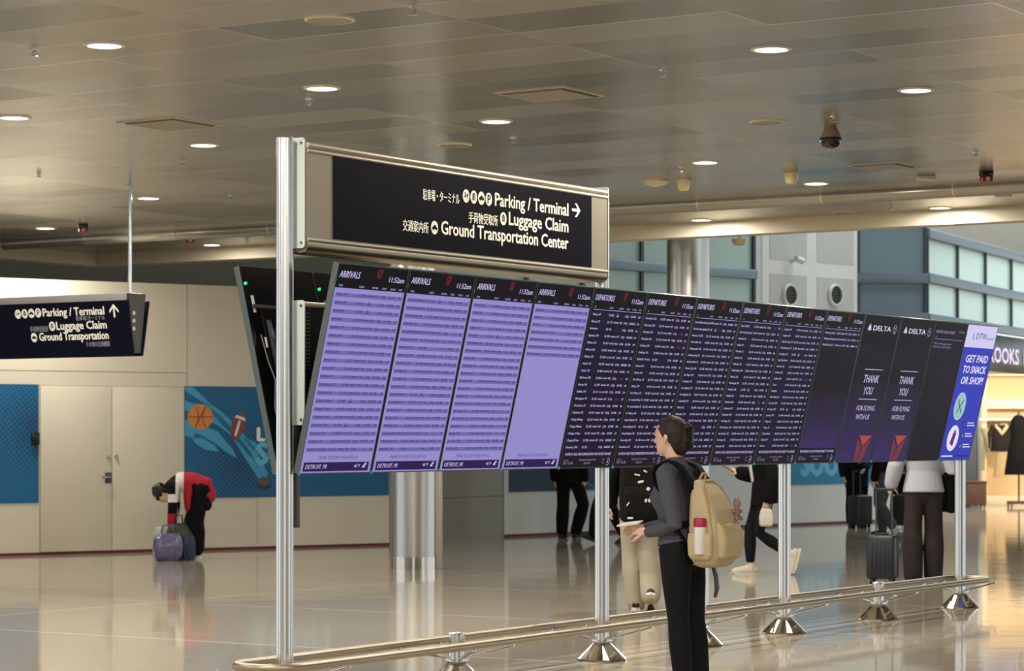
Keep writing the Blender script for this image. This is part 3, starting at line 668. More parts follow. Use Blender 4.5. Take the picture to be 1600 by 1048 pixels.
# ------------------------------------------------------------------ displays
TILT = math.radians(13.44); PITCH = .69; BH = 1.205; BW = .676
CITY = dict(
 A1="Albany, NY|Alpena, MI|Amsterdam|Amsterdam|Appleton, WI|Atlanta, GA|Atlanta, GA|Atlanta, GA|Austin, TX|Boston, MA|Buffalo, NY|Charleston, SC|Charlotte, NC|Chicago-Midway|Chicago-O'Hare|Cincinnati, OH|Cincinnati, OH|Cleveland, OH|Columbus, OH|Frankfurt, Germany",
 A2="Ft. Lauderdale, FL|Ft. Lauderdale, FL|Grand Rapids, MI|Green Bay, WI|Greenville/Spartanburg|Indianapolis, IN|Kalamazoo, MI|Kansas City, MO|Knoxville, TN|Lansing, MI|Las Vegas, NV|Lexington, KY|London-Heathrow|Los Angeles, CA|Louisville, KY|Madison, WI|Milwaukee, WI|Minneapolis/St Paul|Myrtle Beach, SC|Nashville, TN",
 A3="Newark, NJ|Omaha, NE|Orlando, FL|Orlando, FL|Paris-CDG|Philadelphia, PA|Philadelphia, PA|Phoenix, AZ|Pittsburgh, PA|Rochester, NY|Rochester, MN|Rome, Italy|Saginaw, MI|Salt Lake City, UT|San Diego, CA|San Francisco, CA|Sarasota, FL|Seattle, WA|St. Louis, MO|Syracuse, NY",
 A4="Tampa, FL|Tampa, FL|Toronto|Traverse City, MI|Washington-Dulles|Washington-National|West Palm Bch, FL",
 D1="Albany, NY|Alpena, MI|Amsterdam|Appleton, WI|Atlanta, GA|Atlanta, GA|Atlanta, GA|Austin, TX|Austin, TX|Baltimore, MD|Boston, MA|Buffalo, NY|Burlington, VT|Charleston, SC|Charlotte, NC|Chicago-Midway|Chicago-Midway|Chicago-O'Hare|Chicago-O'Hare|Cincinnati, OH",
 D2="Cincinnati, OH|Cincinnati, OH|Cleveland, OH|Cleveland, OH|Columbus, OH|Columbus, OH|Dallas/Ft. Worth|Denver, CO|Denver, CO|Des Moines, IA|Elmira, NY|Fort Myers, FL|Ft. Lauderdale, FL|Ft. Lauderdale, FL|Ft. Wayne, IN|Grand Rapids, MI|Grand Rapids, MI|Grand Rapids, MI|Green Bay, WI|Greensboro, NC",
 D3="Greenville/Spartanburg|Hartford/Springfield|Houston, TX-IAH|Huntsville, AL|Indianapolis, IN|Indianapolis, IN|Jacksonville, FL|Kansas City, MO|Las Vegas, NV|Lexington, KY|Los Angeles, CA|Los Angeles, CA|Louisville, KY|Miami, FL|Milwaukee, WI|Milwaukee, WI|Minneapolis, MN|Montreal|Nashville, TN|Newark, NJ",
 D4="New York-JFK|New York-LaGuardia|Norfolk, VA|Omaha, NE|Orlando, FL|Orlando, FL|Pellston, MI|Philadelphia, PA|Phoenix, AZ|Pittsburgh, PA|Portland, OR|Raleigh, NC|Richmond, VA|Rochester, NY|Rochester, MN|San Diego, CA|San Francisco, CA|San Antonio, TX|Sarasota, FL|Savannah, GA",
 D5="Saginaw, MI|Saginaw, MI|Salt Lake City, UT|Salt Lake City, UT|San Diego, CA|Sault Ste Marie|Scranton, PA|Seattle, WA|Seattle, WA|Seoul|Shanghai|South Bend, IN|St. Louis, MO|St. Louis, MO|Syracuse, NY|Tampa, FL|Tampa, FL|Tokyo-Haneda|Toledo, OH|Toronto",
 D6="Washington-Dulles|Washington-National|West Palm Bch, FL")
PARTNER = ['WESTJET', 'AEROMEXICO', 'LATAM', 'AIRFRANCE', 'KOREAN AIR', '', 'KLM']
def FX(f): return -.332+.664*f
def VZ(f): return BH*(1-f)
def widget(b, x, z, sw, sh, y, idx):
    P = lambda u, v: (x+(u-.5)*sw, z+(v-.5)*sh)
    b.m = idx[0]; b.flat([P(.10,1), P(1,1), P(.45,.60)], y)
    b.m = idx[1]; b.flat([P(0,.90), P(.36,.56), P(.22,.02), P(.02,.02)], y); b.flat([P(1,.92), P(.44,.55), P(.24,.0), P(.60,.0)], y)
def base_display(label, i, group='departure and arrival screens in the tilted row', back=False):
    t = .345+PITCH*i
    if back: o = thing('flight_display', label, 'screen', row(t, -.09, 1.303), ROWROT+math.pi, group, TILT)
    else: o = thing('flight_display', label, 'screen', row(t, .09, 1.303), ROWROT, group, TILT)
    h = BW/2
    b = MB(); b.box(-h+.003, h-.003, .002, .040, .003, BH-.003); b.box(-.24, .24, .040, .062, .25, .95, .006); b.build('display_housing', 'housing', o)
    b = MB()
    for x0, x1, z0, z1 in ((-h,-h+.006,0,BH),(h-.006,h,0,BH),(-h+.006,h-.006,0,.006),(-h+.006,h-.006,BH-.006,BH)): b.box(x0, x1, -.003, .036, z0, z1)
    b.build('bezel', 'bezel', o)
    b = MB(); b.box(-.10, .10, .062, .150 if not back else .14, .50, .68); b.build('mount_arm', 'housing', o)
    if not back:
        b = MB(); b.box(-h-.004, -h+.008, -.005, 0, BH-.105, BH-.085); b.build('status_light', 'greendim', o)
        b = MB(); b.box(-h-.008, -h+.008, -.006, 0, -.004, .014); b.build('corner_clip', 'teal', o)
    return o
SY = -.001
def screen(o, quads, mats):
    b = flatmb()
    for m, x0, x1, z0, z1, dy in quads: b.m = m; b.rect(x0, x1, z0, z1, SY-dy)
    b.build('screen_panel', mats, o, smooth=False)
L, R = FX(0), FX(1)
def rows_text(o, cities, ink, late, arr, rnd):
    b = flatmb()
    for k, city in enumerate(cities):
        z = VZ(.149+.0388*k); y = SY-.0024; b.m = 0
        sh = .18
        w_ = min(.30*.664, .0098*len(city)+.01)
        b.text(city, FX(.035), z, .0140, 'l', y, fit=w_, bold=.012, shear=sh)
        b.text('DL %d' % rnd.choice((rnd.randint(100, 999), rnd.randint(1000, 5299))), FX(.345), z, .0140, 'l', y, fit=.066, bold=.012, shear=sh)
        pn = rnd.choice(PARTNER)
        if pn: b.text(pn, FX(.465), z+.001, .010, 'l', y, fit=.066, bold=.02); b.text(rnd.choice(('KE3', 'AF7', 'AM4', 'WS2', 'KL6')), FX(.58), z, .0140, 'l', y, fit=.030, bold=.012)
        elif rnd.random() < .6: # small tail logo
            x = FX(.50); b.disc(x+.012, z+.014, .0045, .0045, y, 10); b.disc(x+.003, z+.003, .0045, .0045, y, 10); b.disc(x+.021, z+.003, .0045, .0045, y, 10); b.rect(x, x+.024, z-.001, z+.002, y)
        b.text('%d:%02d%s' % (rnd.choice((10, 11, 12, 1, 2, 3)), rnd.randint(0, 59), rnd.choice('ap')), FX(.735), z, .0140, 'r', y, fit=.050, bold=.012, shear=sh)
        st = rnd.choice(['ON TIME']*7+['late']+(['COMPLETE', 'AT GATE'] if arr else ['BOARDING', 'ON TIME']))
        if st == 'late': b.m = 1; b.text('%d:%02dp' % (rnd.choice((12, 1, 2)), rnd.randint(0, 59)), FX(.80), z, .0140, 'l', y, fit=.046, bold=.012, shear=sh); b.m = 0
        else: b.text(st, FX(.775), z, .0140, 'l', y, fit=.0098*len(st), bold=.012, shear=sh)
        b.text('%s%d' % (rnd.choice('AABC'), rnd.randint(1, 78)), FX(.965), z, .0140, 'r', y, fit=.027, bold=.012, shear=sh)
    b.build('flight_listing', [ink, late], o, smooth=False)
def head(o, word, clock, first, line):
    b = flatmb(); y = SY-.0024
    b.text(word, FX(.03), VZ(.066), .037, 'l', y, fit=.0242*len(word), bold=.014, shear=.2)
    b.build('heading', 's_text', o, smooth=False); b = flatmb()
    b.text(clock, FX(.965), VZ(.070), .030, 'r', y, fit=.150, bold=.016, shear=.1)
    b.build('clock', 's_text', o, smooth=False)
    b = flatmb()
    for s, fx in ((first, .05), ('FLIGHT', .335), ('PARTNER', .52), ('SCHED', .665), ('STATUS', .785), ('GATE', .91)): b.text(s, FX(fx), VZ(.108), .0105, 'l', y, fit=.0082*len(s), bold=.015)
    if line: b.rect(FX(.03), FX(.97), VZ(.119), VZ(.1165), y)
    b.build('column_titles', 's_line', o, smooth=False)
    b = flatmb(); widget(b, FX(.60), VZ(.036), .060, .055, y, (0, 0)); b.build('header_emblem', 's_red', o, smooth=False)
ANGLE_GLOW = []  # off-angle brightening of the dark screens, painted as stepped emission strips
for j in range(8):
    u = (j+1)/8.; a_, c_ = (30, 24, 36), (52, 40, 88); ANGLE_GLOW.append(G('screen_angle_glow', tuple(a_[k]+(c_[k]-a_[k])*u for k in range(3))))
def arrivals(label, i, key):
    o = base_display(label, i); ct = CITY[key].split('|'); rnd = random.Random(i+3)
    q = [(0, L, R, VZ(.115), VZ(.004), 0), (1, L, R, VZ(.996), VZ(.115), 0)]
    for k in range(len(ct)):
        z = VZ(.149+.0388*k); q.append((2, FX(.03), FX(.985), z-.010, z+.013, .0008))
    q.append((3, FX(.035), FX(.965), VZ(.988), VZ(.944), .0008))
    screen(o, q, ['s_head', 's_lav', 's_lav2', 's_foot'])
    head(o, 'ARRIVALS', '11:52am', 'FROM', False)
    rows_text(o, ct, 's_ink', 's_late', True, rnd)
    b = flatmb(); y = SY-.0024
    b.text('THANK YOU FOR FLYING WITH US.', FX(.5), VZ(.929), .0185, 'c', y, fit=.37, shear=.2); b.build('thanks_line', 's_ink', o, smooth=False)
    b = flatmb()
    b.text('DETROIT, MI', FX(.06), VZ(.975), .024, 'l', y, fit=.20, bold=.01, shear=.2); b.text('46°F', FX(.84), VZ(.971), .018, 'r', y, fit=.062, bold=.01, shear=.2)
    x, z = FX(.89), VZ(.968); b.disc(x+.014, z+.016, .008, .008, y, 12)
    for k in range(5): a = k*1.1; b.flat([(x+.014+.011*math.cos(a), z+.016+.011*math.sin(a)), (x+.014+.017*math.cos(a-.1), z+.016+.017*math.sin(a-.1)), (x+.014+.017*math.cos(a+.1), z+.016+.017*math.sin(a+.1))], y)
    b.disc(x, z, .013, .007, y, 14); b.disc(x+.004, z+.006, .008, .007, y-.0002, 12)
    b.build('weather_line', 's_text', o, smooth=False)
def departures(label, i, key):
    o = base_display(label, i); ct = CITY[key].split('|'); rnd = random.Random(i+3)
    q = [(0, L, R, VZ(.120), VZ(.004), 0), (1, L, R, VZ(.996), VZ(.120), 0)]
    n = len(ct)
    for k in range(n):
        z = VZ(.149+.0388*k); q.append((2, FX(.015), FX(.985), z-.009, z+.022, .0008))
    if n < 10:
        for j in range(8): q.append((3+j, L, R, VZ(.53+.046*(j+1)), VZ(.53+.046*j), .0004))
    q.append((2, FX(.015), FX(.985), VZ(.933), VZ(.904), .0008))
    screen(o, q, ['s_head', 's_dark' , 's_navy']+ANGLE_GLOW)
    head(o, 'DEPARTURES', '11:52am', 'TO', True)
    rows_text(o, ct, 's_text', 's_late', False, rnd)
    b = flatmb(); y = SY-.0024
    b.text('GATES A1-A28, TAKE EXPRESSTRAM FOR FASTER TRANSIT' if i < 8 else '● SCHEDULED GATES & TIMES ARE SUBJECT TO CHANGE', FX(.5), VZ(.926), .0165, 'c', y, fit=.59, bold=.012, shear=.15); b.build('notice_line', 's_text', o, smooth=False)
    b = flatmb()
    b.text('▲ DELTA', FX(.05), VZ(.957), .008, 'l', y, fit=.06); b.text('SKY CLUB', FX(.05), VZ(.976), .0165, 'l', y, fit=.12); b.text('Concourse A, across from', FX(.50), VZ(.957), .0145, 'c', y, fit=.215); b.text('Gate A38', FX(.50), VZ(.976), .0145, 'c', y, fit=.078); b.text('Wi-Fi', FX(.84), VZ(.957), .011, 'r', y); b.text('Free', FX(.84), VZ(.974), .011, 'r', y)
    x, z = FX(.905), VZ(.964)
    for k in range(14):
        a0, a1 = -2.2+.3*k, -2.2+.3*(k+1); b.flat([(x+.026*math.cos(a0), z+.026*math.sin(a0)), (x+.026*math.cos(a1), z+.026*math.sin(a1)), (x+.021*math.cos(a1), z+.021*math.sin(a1)), (x+.021*math.cos(a0), z+.021*math.sin(a0))], y)
    b.disc(x-.002, z-.004, .010, .006, y, 12); b.disc(x, z+.006, .006, .006, y, 12)
    b.build('lounge_line', 's_dim', o, smooth=False)
arrivals('first purple arrivals screen beside the end post, its list starting with Albany', 0, 'A1')
arrivals('second arrivals screen from the end post, a full list starting with Ft. Lauderdale', 1, 'A2')
arrivals('third arrivals screen from the end post, a full list starting with Newark', 2, 'A3')
arrivals('arrivals screen with seven rows and a large empty lavender area', 3, 'A4')
departures('first dark departures screen next to the short lavender arrivals list', 4, 'D1')
departures('departures screen partly covered by the ponytail woman\'s face, list starting with Cincinnati'.replace('ponytail', 'backpack'), 5, 'D2')
departures('departures screen just behind the back of the backpack woman\'s hair', 6, 'D3')
departures('fourth departures screen, a full list starting with New York', 7, 'D4')
departures('fifth departures screen, the last full list in the row', 8, 'D5')
departures('departures screen with only three rows at its top', 9, 'D6')
def thanks(label, i):
    o = base_display(label, i)
    q = [(0, L, R, VZ(.20), VZ(.004), 0), (1, L, R, VZ(.45), VZ(.20), 0)]
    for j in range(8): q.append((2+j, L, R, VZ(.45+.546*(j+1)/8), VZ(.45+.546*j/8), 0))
    screen(o, q, ['s_head', 's_dark']+ANGLE_GLOW)
    y = SY-.0024; b = flatmb()
    b.text('DELTA', FX(.27), VZ(.105), .040, 'l', y, fit=.335, bold=.02)
    x, z = FX(.165), VZ(.105); b.flat([(x-.035, z), (x, z+.018), (x, z+.055)], y); b.flat([(x+.002, z+.018), (x+.037, z), (x+.002, z+.055)], y); b.flat([(x-.03, z-.001), (x+.03, z-.001), (x, z+.014)], y)
    b.build('airline_heading', 's_white', o, smooth=False)
    b = flatmb(); x, z = FX(.885), VZ(.088)
    for k in range(16):
        a0, a1 = .39*k, .39*(k+1); b.flat([(x+.034*math.cos(a0), z+.038*math.sin(a0)), (x+.034*math.cos(a1), z+.038*math.sin(a1)), (x+.028*math.cos(a1), z+.032*math.sin(a1)), (x+.028*math.cos(a0), z+.032*math.sin(a0))], y)
    for k in range(3): a = k*2.1+.5; b.flat([(x, z), (x+.024*math.cos(a-.35), z+.026*math.sin(a-.35)), (x+.024*math.cos(a+.35), z+.026*math.sin(a+.35))], y)
    b.build('alliance_emblem', 's_dim', o, smooth=False)
    b = flatmb(); xl = FX(.28)
    b.rect(xl, FX(.80), VZ(.368), VZ(.364), y); b.rect(xl, FX(.80), VZ(.570), VZ(.566), y)
    b.text('THANK', FX(.31), VZ(.455), .062, 'l', y, fit=.285, shear=.2, bold=.006); b.text('YOU', FX(.38), VZ(.535), .062, 'l', y, fit=.17, shear=.2, bold=.006)
    b.text('FOR FLYING', FX(.28), VZ(.645), .040, 'l', y, fit=.345, shear=.2); b.text('WITH US', FX(.32), VZ(.705), .040, 'l', y, fit=.25, shear=.2)
    b.build('thanks_text', 's_text', o, smooth=False)
    b = flatmb(); widget(b, FX(.70), VZ(.905), .26, .215, y, (0, 1)); b.build('red_emblem', ['s_orange', 's_rust'], o, smooth=False)
thanks('first dark thank-you screen after the departures boards', 10)
thanks('second dark thank-you screen, beside the near-empty dark screen', 11)
o = base_display('near-empty dark screen with one small heading beside the blue advert screen', 12)
screen(o, [(0, L, R, VZ(.13), VZ(.004), 0), (1, L, R, VZ(.996), VZ(.13), 0)], ['s_head', 's_dark'])
b = flatmb(); y = SY-.0024
b.text('AIRPORT VISUAL PAGING', FX(.05), VZ(.085), .024, 'l', y, fit=.40, bold=.01, shear=.2); b.text('11:52am', FX(.95), VZ(.075), .022, 'r', y, fit=.11, shear=.1); b.text('NAME', FX(.06), VZ(.115), .010, 'l', y); b.rect(FX(.04), FX(.96), VZ(.128), VZ(.125), y)
b.text('There are No paged names', FX(.05), VZ(.165), .018, 'l', y, fit=.37); b.text('at this time in the terminal', FX(.05), VZ(.188), .018, 'l', y, fit=.37)
b.build('paging_text', 's_dim', o, smooth=False)
o = base_display('blue advert screen at the far end reading GET PAID TO SNACK OR SHOP', 13)
screen(o, [(1, L, R, VZ(.168), VZ(.006), 0), (0, L, R, VZ(.996), VZ(.168), 0)], ['s_blue', 's_pale'])
b = flatmb(); b.text('DTW', FX(.33), VZ(.105), .052, 'l', y, fit=.24, shear=.15, bold=.005); b.text('REWARDS', FX(.70), VZ(.105), .018, 'l', y, fit=.16)
for r, a0 in ((.030, 2.0), (.018, 1.5)):
    for k in range(8): a, a2 = a0+.4*k, a0+.4*(k+1); x, z = FX(.26), VZ(.085); b.flat([(x+r*math.cos(a), z+r*math.sin(a)), (x+r*math.cos(a2), z+r*math.sin(a2)), (x+(r-.006)*math.cos(a2), z+(r-.006)*math.sin(a2)), (x+(r-.006)*math.cos(a), z+(r-.006)*math.sin(a))], y)
b.build('logo', 's_blueink', o, smooth=False)
b = flatmb()
for s, f, wd in (('GET PAID', .275, .50), ('TO SNACK', .355, .52), ('OR SHOP!', .435, .50)): b.text(s, FX(.52), VZ(f), .062, 'c', y, fit=wd*.98, bold=.035, shear=.2)
b.build('advert_text', 's_white', o, smooth=False)
b = flatmb(); b.disc(FX(.30), VZ(.60), .118, .122, y, 36); b.m = 1; b.disc(FX(.30), VZ(.60), .112, .116, y-.0003, 36); b.m = 2
x, z = FX(.30), VZ(.60)
for s in (-1, 1): b.flat([(x-s*.055, z-.058), (x-s*.047, z-.064), (x+s*.060, z+.055), (x+s*.050, z+.064)], y-.0006-.0002*s)
b.build('dining_roundel', ['s_white', 's_tealdisc', 's_blueink'], o, smooth=False)
b = flatmb(); x, z = FX(.30), VZ(.835); b.disc(x, z, .118, .115, y, 36); b.m = 1; b.flat([(x-.05, z-.045), (x+.025, z-.075), (x+.055, z+.045), (x+.03, z+.078), (x-.005, z+.065)], y-.0003); b.m = 0; b.disc(x+.024, z+.055, .008, .008, y-.0006, 10)
b.build('tag_roundel', ['s_white', 's_purple'], o, smooth=False)
b = flatmb()
for k, f in enumerate((.735, .815, .895)):
    b.m = 0; b.disc(FX(.60), VZ(f), .027, .027, y, 20); b.m = 1; b.text(str(k+1), FX(.60), VZ(f)-.014, .028, 'c', y-.0003, bold=.02)
    for j in range(2): b.rect(FX(.68), FX(.94-.05*j), VZ(f)-.010+.022*j, VZ(f)-.002+.022*j, y)
b.rect(FX(.05), FX(.42), VZ(.972), VZ(.963), y); b.m = 0; b.rect(FX(.45), FX(.93), VZ(.972), VZ(.963), y)
b.build('steps_list', ['s_blueink', 's_white'], o, smooth=False)

# the backs of the first screens facing the other way
for i, lb in enumerate(('screen seen from behind with cables and a green light, left of the end post', 'far-side screen whose black back shows between the end post and the first arrivals screen')):
    o = base_display(lb, i, 'screens facing the far side', True)
    b = MB(); b.box(.325, .334, .045, .060, 1.09, 1.105); b.build('status_light', 'green', o)
    b = MB(); b.box(.27, .295, .045, .0465, .93, 1.03); b.build('sticker', 'tag', o)
    b = MB(); b.box(.250, .262, .062, .068, .72, .78); b.build('small_sticker', 'tag', o)
    for k, (x, z0, z1) in enumerate(((.285, .25, .80), (.215, .05, .86), (.15, .10, .88), (.10, .2, .85))):
        b = MB(); b.tube([(x-.01, .052, z1), (x+.012*math.sin(k*2), .075, (z0*.3+z1*.7)), (x-.02*math.cos(k), .085, (z0+z1)/2), (x+.02, .075, z0*.8+z1*.2), (x-.02, .055, z0)], .0035, 6); b.build('cable', 'cablegrey' if k%2 == 0 else 'cable', o)
    b = MB(); b.box(-.30, .30, .045, .058, .955, .975); b.box(.20, .215, .062, .085, .15, .88); b.box(.06, .075, .062, .085, .15, .88); b.build('bracket_rail', 'darkgrey', o)
b = flatmb()

# ================================================================== things on the ceiling
DL = [(163,70,'large round downlight near the top left corner, above the left sprinkler'), (503,137,'round downlight above the left end of the direction sign, beside a sprinkler'), (775,189,'round downlight right above the middle of the direction sign'),
 (1102,253,'round downlight above the white smoke detector'), (1275,286,'round downlight beside the cream horn, just before the rounded ceiling rib'), (1469,324,'round downlight beyond the rounded rib, near the cream bulkhead on the right'),
 (1205,76,'round downlight highest up, right of the open square vent'), (1431,140,'round downlight up and right of the black camera dome'), (22,183,'round downlight at the left edge of the ceiling'), (318,226,'round downlight just beyond the flush square hatch on the left'),
 (232,309,'round downlight just right of the hanging sign\'s rod'), (331,382,'round downlight beside the left end of the cream bulkhead'), (71,356,'round downlight left of the red strobe box, above the hanging sign'), (1095,343,'round downlight between the rib and the bulkhead, right of the direction sign')]
proto = None
for px, py, lb in DL:
    p = at(px, py, CEIL)
    if proto is None:
        o = thing('ceiling_downlight', lb, 'ceiling light', p, 0, 'round ceiling downlights'); proto = o
        b = MB(); b.lathe([(.112, 0), (.142, 0), (.140, -.007), (.113, -.012), (.112, 0)], n=32); b.build('lamp_rim', 'lamprim', o)
        b = MB(); b.lathe([(.112, -.001), (.112, -.006), (.02, -.008)], n=32); b.build('lamp_lens', 'lampwhite', o)
    else:
        o = copy_tree(proto); o.location = p; o['label'] = lb
LAMP_W = 88
for px, py, lb in DL:
    p = at(px, py, CEIL-.02)
    area('downlight_lamp', p, .22, LAMP_W*(.3 if px == 331 else .5 if px in (1095, 1469) else 1), WARM, shape='DISK')
for t in (-12, -8.6, -5.2, -1.8):            # the same lamps go on over and behind the viewer
    for s in (-4, .5, 5, 9.5, 14): area('downlight_lamp', row(t, s, CEIL-.02), .22, LAMP_W, WARM, shape='DISK')
SPK = [(54,82,'sprinkler below and left of the largest downlight'), (482,160,'sprinkler just under the downlight above the direction sign'), (646,16,'sprinkler at the very top edge of the picture beside the round speaker'), (286,257,'sprinkler beyond the downlight past the flush hatch'), (61,275,'sprinkler left of the hanging sign\'s rod'), (359,310,'sprinkler between the hanging sign\'s rod and the tall post'),
 (386,378,'sprinkler right of the downlight by the left bulkhead'), (1036,115,'sprinkler right of the open square vent'), (1302,187,'sprinkler just above the black camera dome'), (802,220,'sprinkler just above the direction sign\'s top edge'), (1064,266,'sprinkler above the cream horn nearest the direction sign'), (1290,308,'sprinkler below the rounded rib, right of its middle'), (1392,327,'sprinkler near the bulkhead on the right'), (1525,243,'sprinkler above the red strobe on the far right')]
proto = None
for px, py, lb in SPK:
    p = at(px, py-5, CEIL)
    if proto is None:
        o = proto = thing('ceiling_sprinkler', lb, 'sprinkler', p, .4, 'ceiling sprinklers')
        b = MB(); b.lathe([(.035, 0), (.030, -.006), (.012, -.008), (.012, -.02), (.006, -.023), (.006, -.026)], n=16); b.build('sprinkler_body', 'steel', o)
        b = MB(); b.tube([(-.012,0,-.018),(-.018,0,-.03),(0,0,-.044)], .004, 6); b.tube([(.012,0,-.018),(.018,0,-.03),(0,0,-.044)], .004, 6); b.build('yoke', 'steel', o)
        b = MB(); b.lathe([(.004,-.042),(.034,-.046),(.034,-.049),(.004,-.050)], n=12); b.build('deflector', 'steel', o)
    else: o = copy_tree(proto); o.location = p; o['label'] = lb
for px, py, r, lb in ((515,30,.16,'round flush ceiling speaker near the top edge'), (710,226,.16,'round flush ceiling speaker above the direction sign'), (1199,190,.15,'round flush ceiling speaker left of the black camera dome'), (1320,331,.14,'round flush ceiling speaker between rib and bulkhead')):
    o = thing('ceiling_speaker', lb, 'speaker', at(px, py, CEIL), 0, 'round ceiling speakers')
    b = MB(); b.lathe([(r-.02, 0), (r, 0), (r-.004, -.010), (r-.02, -.012), (r-.02, 0)], n=32); b.build('speaker_rim', 'offwhite', o)
    b = MB(); b.lathe([(r-.02, -.002), (r-.03, -.010), (.02, -.014)], n=32); b.build('speaker_grille', 'champagne', o)
for px, py, s, lb in ((860,147,.31,'open square ceiling vent left of the long sprinkler row, above the sign'), (265,193,.31,'flush square ceiling hatch on the left'), (1380,259,.27,'square ceiling vent right of the black camera dome')):
    o = thing('ceiling_vent', lb, 'vent', at(px, py, CEIL), ROWROT)
    b = MB()
    for x0, x1, y0, y1 in ((-s,-s+.03,-s,s),(s-.03,s,-s,s),(-s+.03,s-.03,-s,-s+.03),(-s+.03,s-.03,s-.03,s)): b.box(x0, x1, y0, y1, -.008, 0)
    b.build('vent_frame', 'champagne_light', o)
    b = MB(); b.box(-s+.03, s-.03, -s+.03, s-.03, -.003, -.0005); b.build('dark_slot', 'darkgap', o)
    b = MB(); b.box(-s+.055, s-.055, -s+.055, s-.055, -.018, -.004); b.build('vent_plate', 'champagne', o)
o = thing('ceiling_smoke_detector', 'white round smoke detector right of the direction sign', 'smoke detector', at(1025, 281, CEIL))
b = MB(); b.lathe([(.125, 0), (.125, -.02), (.105, -.045), (.07, -.055)], n=28); b.build('detector_body', 'offwhite', o)
b = MB(); b.lathe([(.045, -.053), (.045, -.066), (.02, -.07)], n=20); b.build('detector_head', 'lamprim', o)
for px, py, lb in ((1068, 279, 'cream horn cone on the ceiling beside the white smoke detector'), (1236, 268, 'cream horn cone on the ceiling left of the rib\'s downlight')):
    o = thing('ceiling_horn', lb, 'horn', at(px, py, CEIL), 0, 'cream ceiling horns')
    b = MB(); b.lathe([(.075, 0), (.078, -.02), (.07, -.03)], n=24); b.build('horn_base', 'offwhite', o)
    b = MB(); b.lathe([(.068, -.03), (.058, -.09), (.045, -.12), (.02, -.125)], n=24); b.build('horn_cone', 'cream', o)
o = thing('ceiling_dome_camera', 'black dome security camera hanging from the ceiling', 'security camera', at(1298, 197, CEIL))
b = MB(); b.lathe([(.05, 0), (.055, -.02), (.075, -.06), (.09, -.10)], n=28); b.build('camera_housing', 'champagne', o)
b = MB(); b.lathe([(.092, -.098), (.096, -.11), (.092, -.122)], n=28); b.build('camera_ring', 'black', o)
b = MB(); b.lathe([(.088, -.12), (.084, -.145), (.07, -.170), (.04, -.188), (.01, -.192)], n=28); b.build('camera_dome', 'domeblack', o)
for px, py, lb in ((130, 350, 'red and black fire strobe left of the hanging sign\'s rod'), (297, 367, 'red and black fire strobe between rod and tall post'), (1541, 268, 'red and black fire strobe at the far right of the ceiling')):
    o = thing('ceiling_fire_strobe', lb, 'alarm', at(px, py, CEIL), .2, 'fire strobes on the ceiling')
    b = MB(); b.box(-.06, .06, -.05, .05, -.045, 0, .008); b.build('strobe_base', 'domeblack', o)
    b = MB(); b.box(-.055, .055, -.045, .045, -.10, -.045, .01); b.build('strobe_body', 'red', o)
    b = MB(); b.box(-.02, .02, -.052, -.044, -.09, -.055, .004); b.build('strobe_lens', 'offwhite', o)
for px, py, lb in ((1447, 274, 'tiny white ceiling box before the rib on the right'), (1567, 300, 'tiny white ceiling box beyond the rib at the right edge')):
    b = MB(); b.box(-.09, .09, -.05, .05, -.05, 0, .012)
    tag(b.build('ceiling_sensor', 'lamprim', loc=at(px, py, CEIL)), lb, 'sensor', 'white ceiling boxes')
o = thing('ceiling_horn', 'cream cone under the bulkhead in front of the green gallery glass', 'horn', depth(1155, 33.5, EYE+(680-373)/FPX*33.5))
b = MB(); b.box(-.02, .02, -.02, .02, 0, .9); b.build('drop_rod', 'offwhite', o)
b = MB(); b.lathe([(.10, 0), (.10, -.03), (.07, -.08), (.03, -.09)], n=24); b.build('horn_cone', 'cream', o)
# fixtures on the white gallery panels
for px, lb in ((1254.5, 'round louvred fan on the left white gallery panel'), (1325.5, 'round louvred fan on the right white gallery panel')):
    k = along(W2, d2, px); z = hgt(W2, d2, px, 460)
    p = W2+off+d2*k; p = p+V((d2.y, -d2.x, 0))*.056
    o = thing('wall_fan', lb, 'fan', V((p.x, p.y, z)), A2, 'round gallery fans')
    def ring_y(b, r0, r1, y0, y1, n=28):
        b.rings([[(r*math.cos(2*math.pi*i/n), y, r*math.sin(2*math.pi*i/n)) for i in range(n)] for r, y in ((r0,0),(r1,y0),(r1-.02,y1),(r0,y1),(r0,0))], cap=False)
    b = MB(); ring_y(b, .16, .20, -.01, -.05); b.build('fan_rim', 'panel', o)
    b = MB(); b.cyl((0,-.002,0), (0,-.006,0), .16, 28); b.build('fan_opening', 'black', o)
    b = MB()
    for j in range(6): z_ = -.12+.048*j; b.box(-math.sqrt(.0256-z_*z_)+.005, math.sqrt(.0256-z_*z_)-.005, -.03, -.008, z_-.006, z_+.006)
    b.build('fan_louvre', 'darkgrey', o)
k = along(W2, d2, 1260); p = W2+off+d2*k+V((d2.y,-d2.x,0))*.05; z = hgt(W2, d2, 1260, 405)
o = thing('wall_camera', 'small white security camera above the left gallery fan', 'security camera', V((p.x,p.y,z)), A2)
b = MB(); b.cyl((0,0,0),(0,-.12,0),.03,12); b.build('camera_bracket', 'panel', o)
b = MB(); b.cyl((-.10,-.15,.02),(.08,-.15,-.02),.055,16); b.cyl((-.11,-.15,.022),(-.10,-.15,.02),.04,16); b.build('camera_body', 'plate', o)

